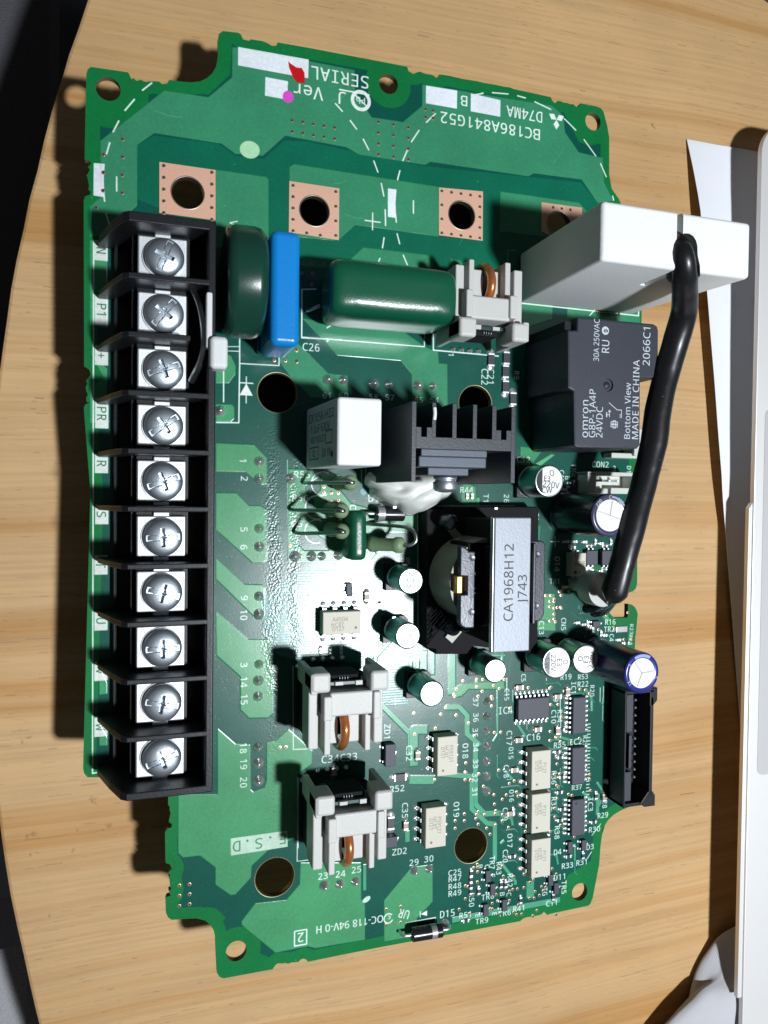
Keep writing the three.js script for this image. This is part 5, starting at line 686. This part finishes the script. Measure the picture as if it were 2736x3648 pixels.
{
  const c = group('wire_connector', [113.5, 0, -4], board, { label: 'small milky white three-pin wire connector beside the CON2 legend' }), [ax, az] = [106.81, -6.87], [bx, bz] = [121.26, -1.28];
  mesh('housing', [box(ax, bx, 0.2, 2, az, bz, 0.3), box(ax, bx, 0.2, 6.4, az, az + 1.0, 0.25), box(ax, ax + 2.6, 0.2, 6.4, az, bz, 0.4), box(bx - 1.2, bx, 0.2, 6.4, az, bz, 0.25), box(ax + 2.4, ax + 7, 0.2, 5.0, bz - 1.4, bz, 0.25), box(ax + 7.6, bx, 0.2, 5.4, bz - 1.6, bz, 0.25)], M.jst, c);
  const pin = shared(box(-0.3, 0.3, 0, 3.6, -0.3, 0.3, 0.08, 1)); for (let i = 0; i < 3; i++) put('pin', pin, M.tin, c, [ax + 4.6 + i * 2.5, 1.9, az + 2.2]);
  const e = group('wire_connector', [124, 0, -8], board, { label: 'white connector end peeking out below the dark relay' }), [ex, ez] = [115.4, -11.42], [fx, fz] = [124.01, -10.68]; mesh('housing', [box(ex, fx, 0.2, 4, ez - 0.6, fz, 0.25), box(fx - 2.4, fx + 0.4, 0.2, 5, ez - 7, fz - 0.6, 0.25)], M.jst, e);
}
// ---------- integrated circuits and opto couplers ----------
const pinGeo = {};
function gullPin(w, l, h) { const k = `${w},${l},${h}`; return (pinGeo[k] ??= shared(profileZ([[0, h], [l * 0.42, h], [l * 0.62, 0.22], [l, 0.2], [l, 0.02], [l * 0.5, 0.03], [l * 0.32, h - 0.2], [0, h - 0.2]], -w / 2, w / 2, 0))); }
const blob = shared(lathe([[0.62, 0.01], [0.55, 0.16], [0.3, 0.34], [0, 0.38]], 0, 0, 0, 12));
function chip(name, x0, x1, z0, z1, H, n, sideways, m, label, pw, pl, markings, blobs) {
  const cx = (x0 + x1) / 2, cz = (z0 + z1) / 2, o = group(name, [cx, 0, cz], board, { label });
  mesh('body', prism([[x0, z0], [x0, z1], [x1, z1], [x1, z0]], 0.2, H, 0.22), m, o);
  const g = gullPin(pw, pl, H * 0.48), a0 = sideways ? x0 : z0, a1 = sideways ? x1 : z1, p = n === 8 ? 1.27 : n === 2 ? 1.27 * 1.0 : 2.54, mid = (a0 + a1) / 2;
  for (let i = 0; i < n; i++) for (const s of [-1, 1]) { const u = mid + (i - (n - 1) / 2) * p; const at = sideways ? [u, 0, s > 0 ? z1 : z0] : [s > 0 ? x1 : x0, 0, u]; put('lead', g, M.tin, o, at, sideways ? (s > 0 ? -Math.PI / 2 : Math.PI / 2) : s > 0 ? 0 : Math.PI);
    if (blobs) { const f = put('solder_fillet', blob, M.solder, o, sideways ? [u, 0, at[2] + s * (pl + 0.1)] : [at[0] + s * (pl + 0.1), 0, u]); if (n === 8) f.scale.set(0.8, 0.9, 0.8); } }
  if (markings) print(o, cx, H + 0.015, cz, x1 - x0 - 0.5, z1 - z0 - 0.5, 0, (x) => markings(x, x1 - x0, z1 - z0));
  return o;
}
const so = (a, b, sd, lab, dot) => chip('integrated_circuit', a[0], b[0], a[1], b[1], 1.8, 8, sd, M.icBody, lab, 0.5, 1.3, dot, true);
so([90.57, 51.35], [99.68, 56.82], true, 'slate sixteen-lead chip lying crosswise beside the IC4 legend');
so([106.67, 52.14], [110.53, 61.82], false, 'upright slate chip at the top of the column of three by the black connector', null);
so([106.7, 65.41], [110.57, 75.16], false, 'upright slate chip in the middle of the column of three by the black connector', null);
so([106.88, 79.19], [110.76, 88.85], false, 'upright slate chip at the bottom of the column of three by the black connector', (x, w, h) => { disc(x, -w * 0.2, -h * 0.4, 0.35, '#15171c'); });
const optoMark = (t) => (x, w, h) => { const k = '#a29c86'; x.save(); if (h > w) x.rotate(Math.PI / 2); const L = Math.max(w, h), q = Math.min(w, h); write(x, t, -L * 0.05, -q * 0.17, 0.95, 0, k); write(x, 'HC8T', -L * 0.12, q * 0.06, 0.95, 0, k); write(x, 'D127', -L * 0.1, q * 0.25, 0.9, 0, k); disc(x, L * 0.36, q * 0.22, 0.3, '#77725f'); x.restore(); };
const op = (a, b, H, sd, lab, t) => chip('opto_coupler', a[0], b[0], a[1], b[1], H, 4, sd, M.opto, lab, 0.9, 1.35, optoMark(t), true);
op([38.97, 26.9], [48.14, 32.25], 3.6, true, 'cream opto coupler in the bright glare below the Q110 legend', 'A4504');
op([67.81, 58.47], [73.14, 68.09], 3.7, false, 'cream opto coupler beside the O18 legend', 'PS9121');
op([64.96, 75.59], [70.33, 85.48], 3.7, false, 'cream opto coupler beside the O19 legend', 'PS9121');
op([93.66, 64.45], [99.15, 74.42], 3.7, false, 'cream opto coupler at the top of the row of three', 'P121');
op([93.86, 75.54], [99.27, 85.55], 3.7, false, 'cream opto coupler in the middle of the row of three', 'P121');
op([94.01, 87.26], [99.51, 97.09], 3.7, false, 'cream opto coupler at the bottom of the row of three', 'P121');
{ const a = [104.6, 14.11], b = [108.74, 20.17]; chip('opto_coupler', a[0], b[0], a[1], b[1], 3.4, 2, true, M.opto, 'small cream opto coupler beside the O14 legend', 0.6, 1.3, (x, w, h) => { write(x, 'T', -1.2, -2.6, 1, 0, '#5a564a', 'bold sans-serif'); write(x, '627F', 0.2, -0.4, 1.1, 0, '#8d8876'); disc(x, -1.1, 1.9, 0.42, '#3c3a34'); write(x, 'A', 0.2, 1.9, 1, 0, '#8d8876'); }, true); }
for (const [a, b, lab] of [[[110, 13.59], [113.45, 17.52], 'dark four-lead chip right beside the small cream opto coupler'], [[114.72, 13.64], [118.27, 17.61], 'dark four-lead chip half under the black cable']]) chip('integrated_circuit', a[0], b[0], a[1], b[1], 1.7, 2, true, M.icBody, lab, 0.45, 1.1, null, true);

// ---------- small surface-mount pieces ----------
const chipParts = {};
function smd(kind, at, turn = 0) {
  const [l, w, h, m] = { chip_capacitor: [2.0, 1.2, 0.9, M.chipTan], chip_resistor: [1.7, 0.85, 0.45, M.chipBlack], white_chip_resistor: [3.2, 1.7, 0.6, M.chipBlack], small_chip: [1.2, 0.7, 0.45, M.chipWhite] }[kind];
  const P = (chipParts[kind] ??= { b: shared(box(-l / 2 + 0.2, l / 2 - 0.2, 0.05, h, -w / 2, w / 2, 0.05, 1)), e: shared(box(-0.24, 0.24, 0.03, h + 0.04, -w / 2 - 0.03, w / 2 + 0.03, 0.1, 1)), f: shared(lathe([[w * 0.62, 0.01], [w * 0.5, 0.14], [w * 0.2, h * 0.6], [0, h * 0.62]], 0, 0, 0, 12)) });
  const o = group(kind === 'white_chip_resistor' || kind === 'small_chip' ? 'chip_resistor' : kind, [at[0], 0, at[1]], board); o.rotation.y = turn;
  const add = (n, g, mt, x) => { const q = new THREE.Mesh(g, mt); q.name = numbered(n); q.position.x = x * S; o.add(q); };
  add('body', P.b, m, 0); for (const s of [-1, 1]) { add('end_cap', P.e, M.tin, s * (l / 2 - 0.2)); add('solder_fillet', P.f, M.solder, s * (l / 2 + 0.15)); }
}
const V2 = Math.PI / 2;
for (const q of [[91.49, 48.67], [102.68, 51.84], [105.62, 50.85], [96.99, 59.99], [102.85, 60.78], [91.51, 62.28], [90.33, 69.87], [89.43, 81.03], [117.41, 80.1], [119.23, 75.96]]) smd('chip_capacitor', q, V2 * ((q[0] * 7 | 0) % 2));
for (const q of [[63.82, 63.54], [60.94, 80.59], [50.34, 24.04], [42.72, 65.32]]) smd('chip_capacitor', q, V2);
for (const q of [[57.18, 79.55]]) smd('white_chip_resistor', q, V2);
smd('white_chip_resistor', [59.4, 68.55], 0);
for (const q of [[104.21, 60.81], [102.96, 66.54], [103.9, 68.04], [104.46, 73.35], [103.85, 77.33], [104.85, 81.9], [123.72, 38.88]]) smd('chip_resistor', q, 0);
for (const q of [[78.85, 95.15], [78.77, 96.71], [78.79, 98.24], [78.81, 99.67], [80.99, 100.01], [77.49, 107.09], [92.97, 104.31], [104.14, 84.74], [106.85, 94.78], [111.4, 95.17], [102.57, 104.94], [90.41, 80.85], [90.35, 92.47], [87.27, 99.29], [88.6, 99.49], [114.38, 86.52], [115.1, 79.56]]) smd('chip_resistor', q, q[0] * 10 % 3 < 1 ? 0 : V2);
for (const q of [[82.22, -34.49], [86.45, -35.2], [86.27, -31.78], [86.34, -27.95], [88.53, -25.07]]) smd('white_chip_resistor', q, V2);
for (const q of [[104.63, 11.32], [107.26, 11.34], [110.26, 11.46], [113.51, 11.49], [115.28, 11.91], [118.34, 11.53], [111.21, 18.33], [112.74, 19.27], [115.2, 19.31], [117.56, 19.26], [104.86, 23.2], [107.38, 23.07], [109.93, 24.15], [111.57, 24.6], [110.43, 25.77], [113.7, 26.28], [111.51, 33.09], [108.49, 32.77], [113.18, 34.99], [115.78, 35.92]]) smd('small_chip', q, q[0] * 10 % 2 < 1 ? 0 : V2);
for (const q of [[103.97, -2.26], [103.99, -1.15], [105.72, -2.94], [105.75, -1.4], [105.7, -4.05]]) smd('small_chip', q, 0);
for (const q of [[54.1, -0.22], [53.47, 0.2]]) smd('small_chip', q, V2);
for (const q of [[76.27, -0.26], [77.65, -0.28]]) smd('small_chip', q, V2);
for (const q of [[39.28, 36.45], [41.68, 36.75], [44.27, 36.71]]) smd('small_chip', q, V2);
for (const q of [[121.29, 37.93], [116.97, 36.49], [112.69, 34.26], [110.34, 33.35]]) smd('small_chip', q, 0);
function sot(a, w, d, h, label, side) {
  const o = group('small_transistor', [a[0], 0, a[1]], board, label ? { label } : {}); mesh('body', box(a[0] - w / 2, a[0] + w / 2, 0.15, h, a[1] - d / 2, a[1] + d / 2, 0.18), M.icBody, o);
  const g = gullPin(0.45, 0.9, h * 0.5); for (const k of [-0.95, 0.95]) put('lead', g, M.tin, o, [a[0] - w / 2, 0, a[1] + k * d / 3], Math.PI); put('lead', g, M.tin, o, [a[0] + w / 2, 0, a[1]]);
}
for (const q of [[83.27, 96.28], [84.64, 99.85], [82.78, 104.85], [88.04, 104.49], [101.36, 99.95], [103.08, 102.43], [107.08, 92.07], [111.23, 92.13]]) sot(q, 1.5, 3.0, 1.1);
sot([106.74, -2.54], 2.6, 4.6, 1.9, 'dark three-lead transistor beside the TR4 legend'); sot([45.87, 22.05], 1.4, 2.8, 1.1); sot([46.09, 22.69], 1.3, 2.4, 1.0);
sot([56.3, 62.32], 2.6, 5.4, 2.1, 'dark zener diode beside the ZD1 legend'); sot([56.76, 83.51], 3.2, 2.6, 2.1, 'dark zener diode beside the ZD2 legend'); sot([110.61, 21.43], 2.0, 1.4, 1.0); sot([113.88, 33.23], 2.4, 1.6, 1.1);
mesh('solder_patch', box(...[[120.39, 34.9][0], [124.01, 35.06][0]], 0.01, 0.35, ...[[120.5, 34.29][1], [120.54, 35.94][1]], 0.15), M.solder, board);

renderer.render(scene, camera);
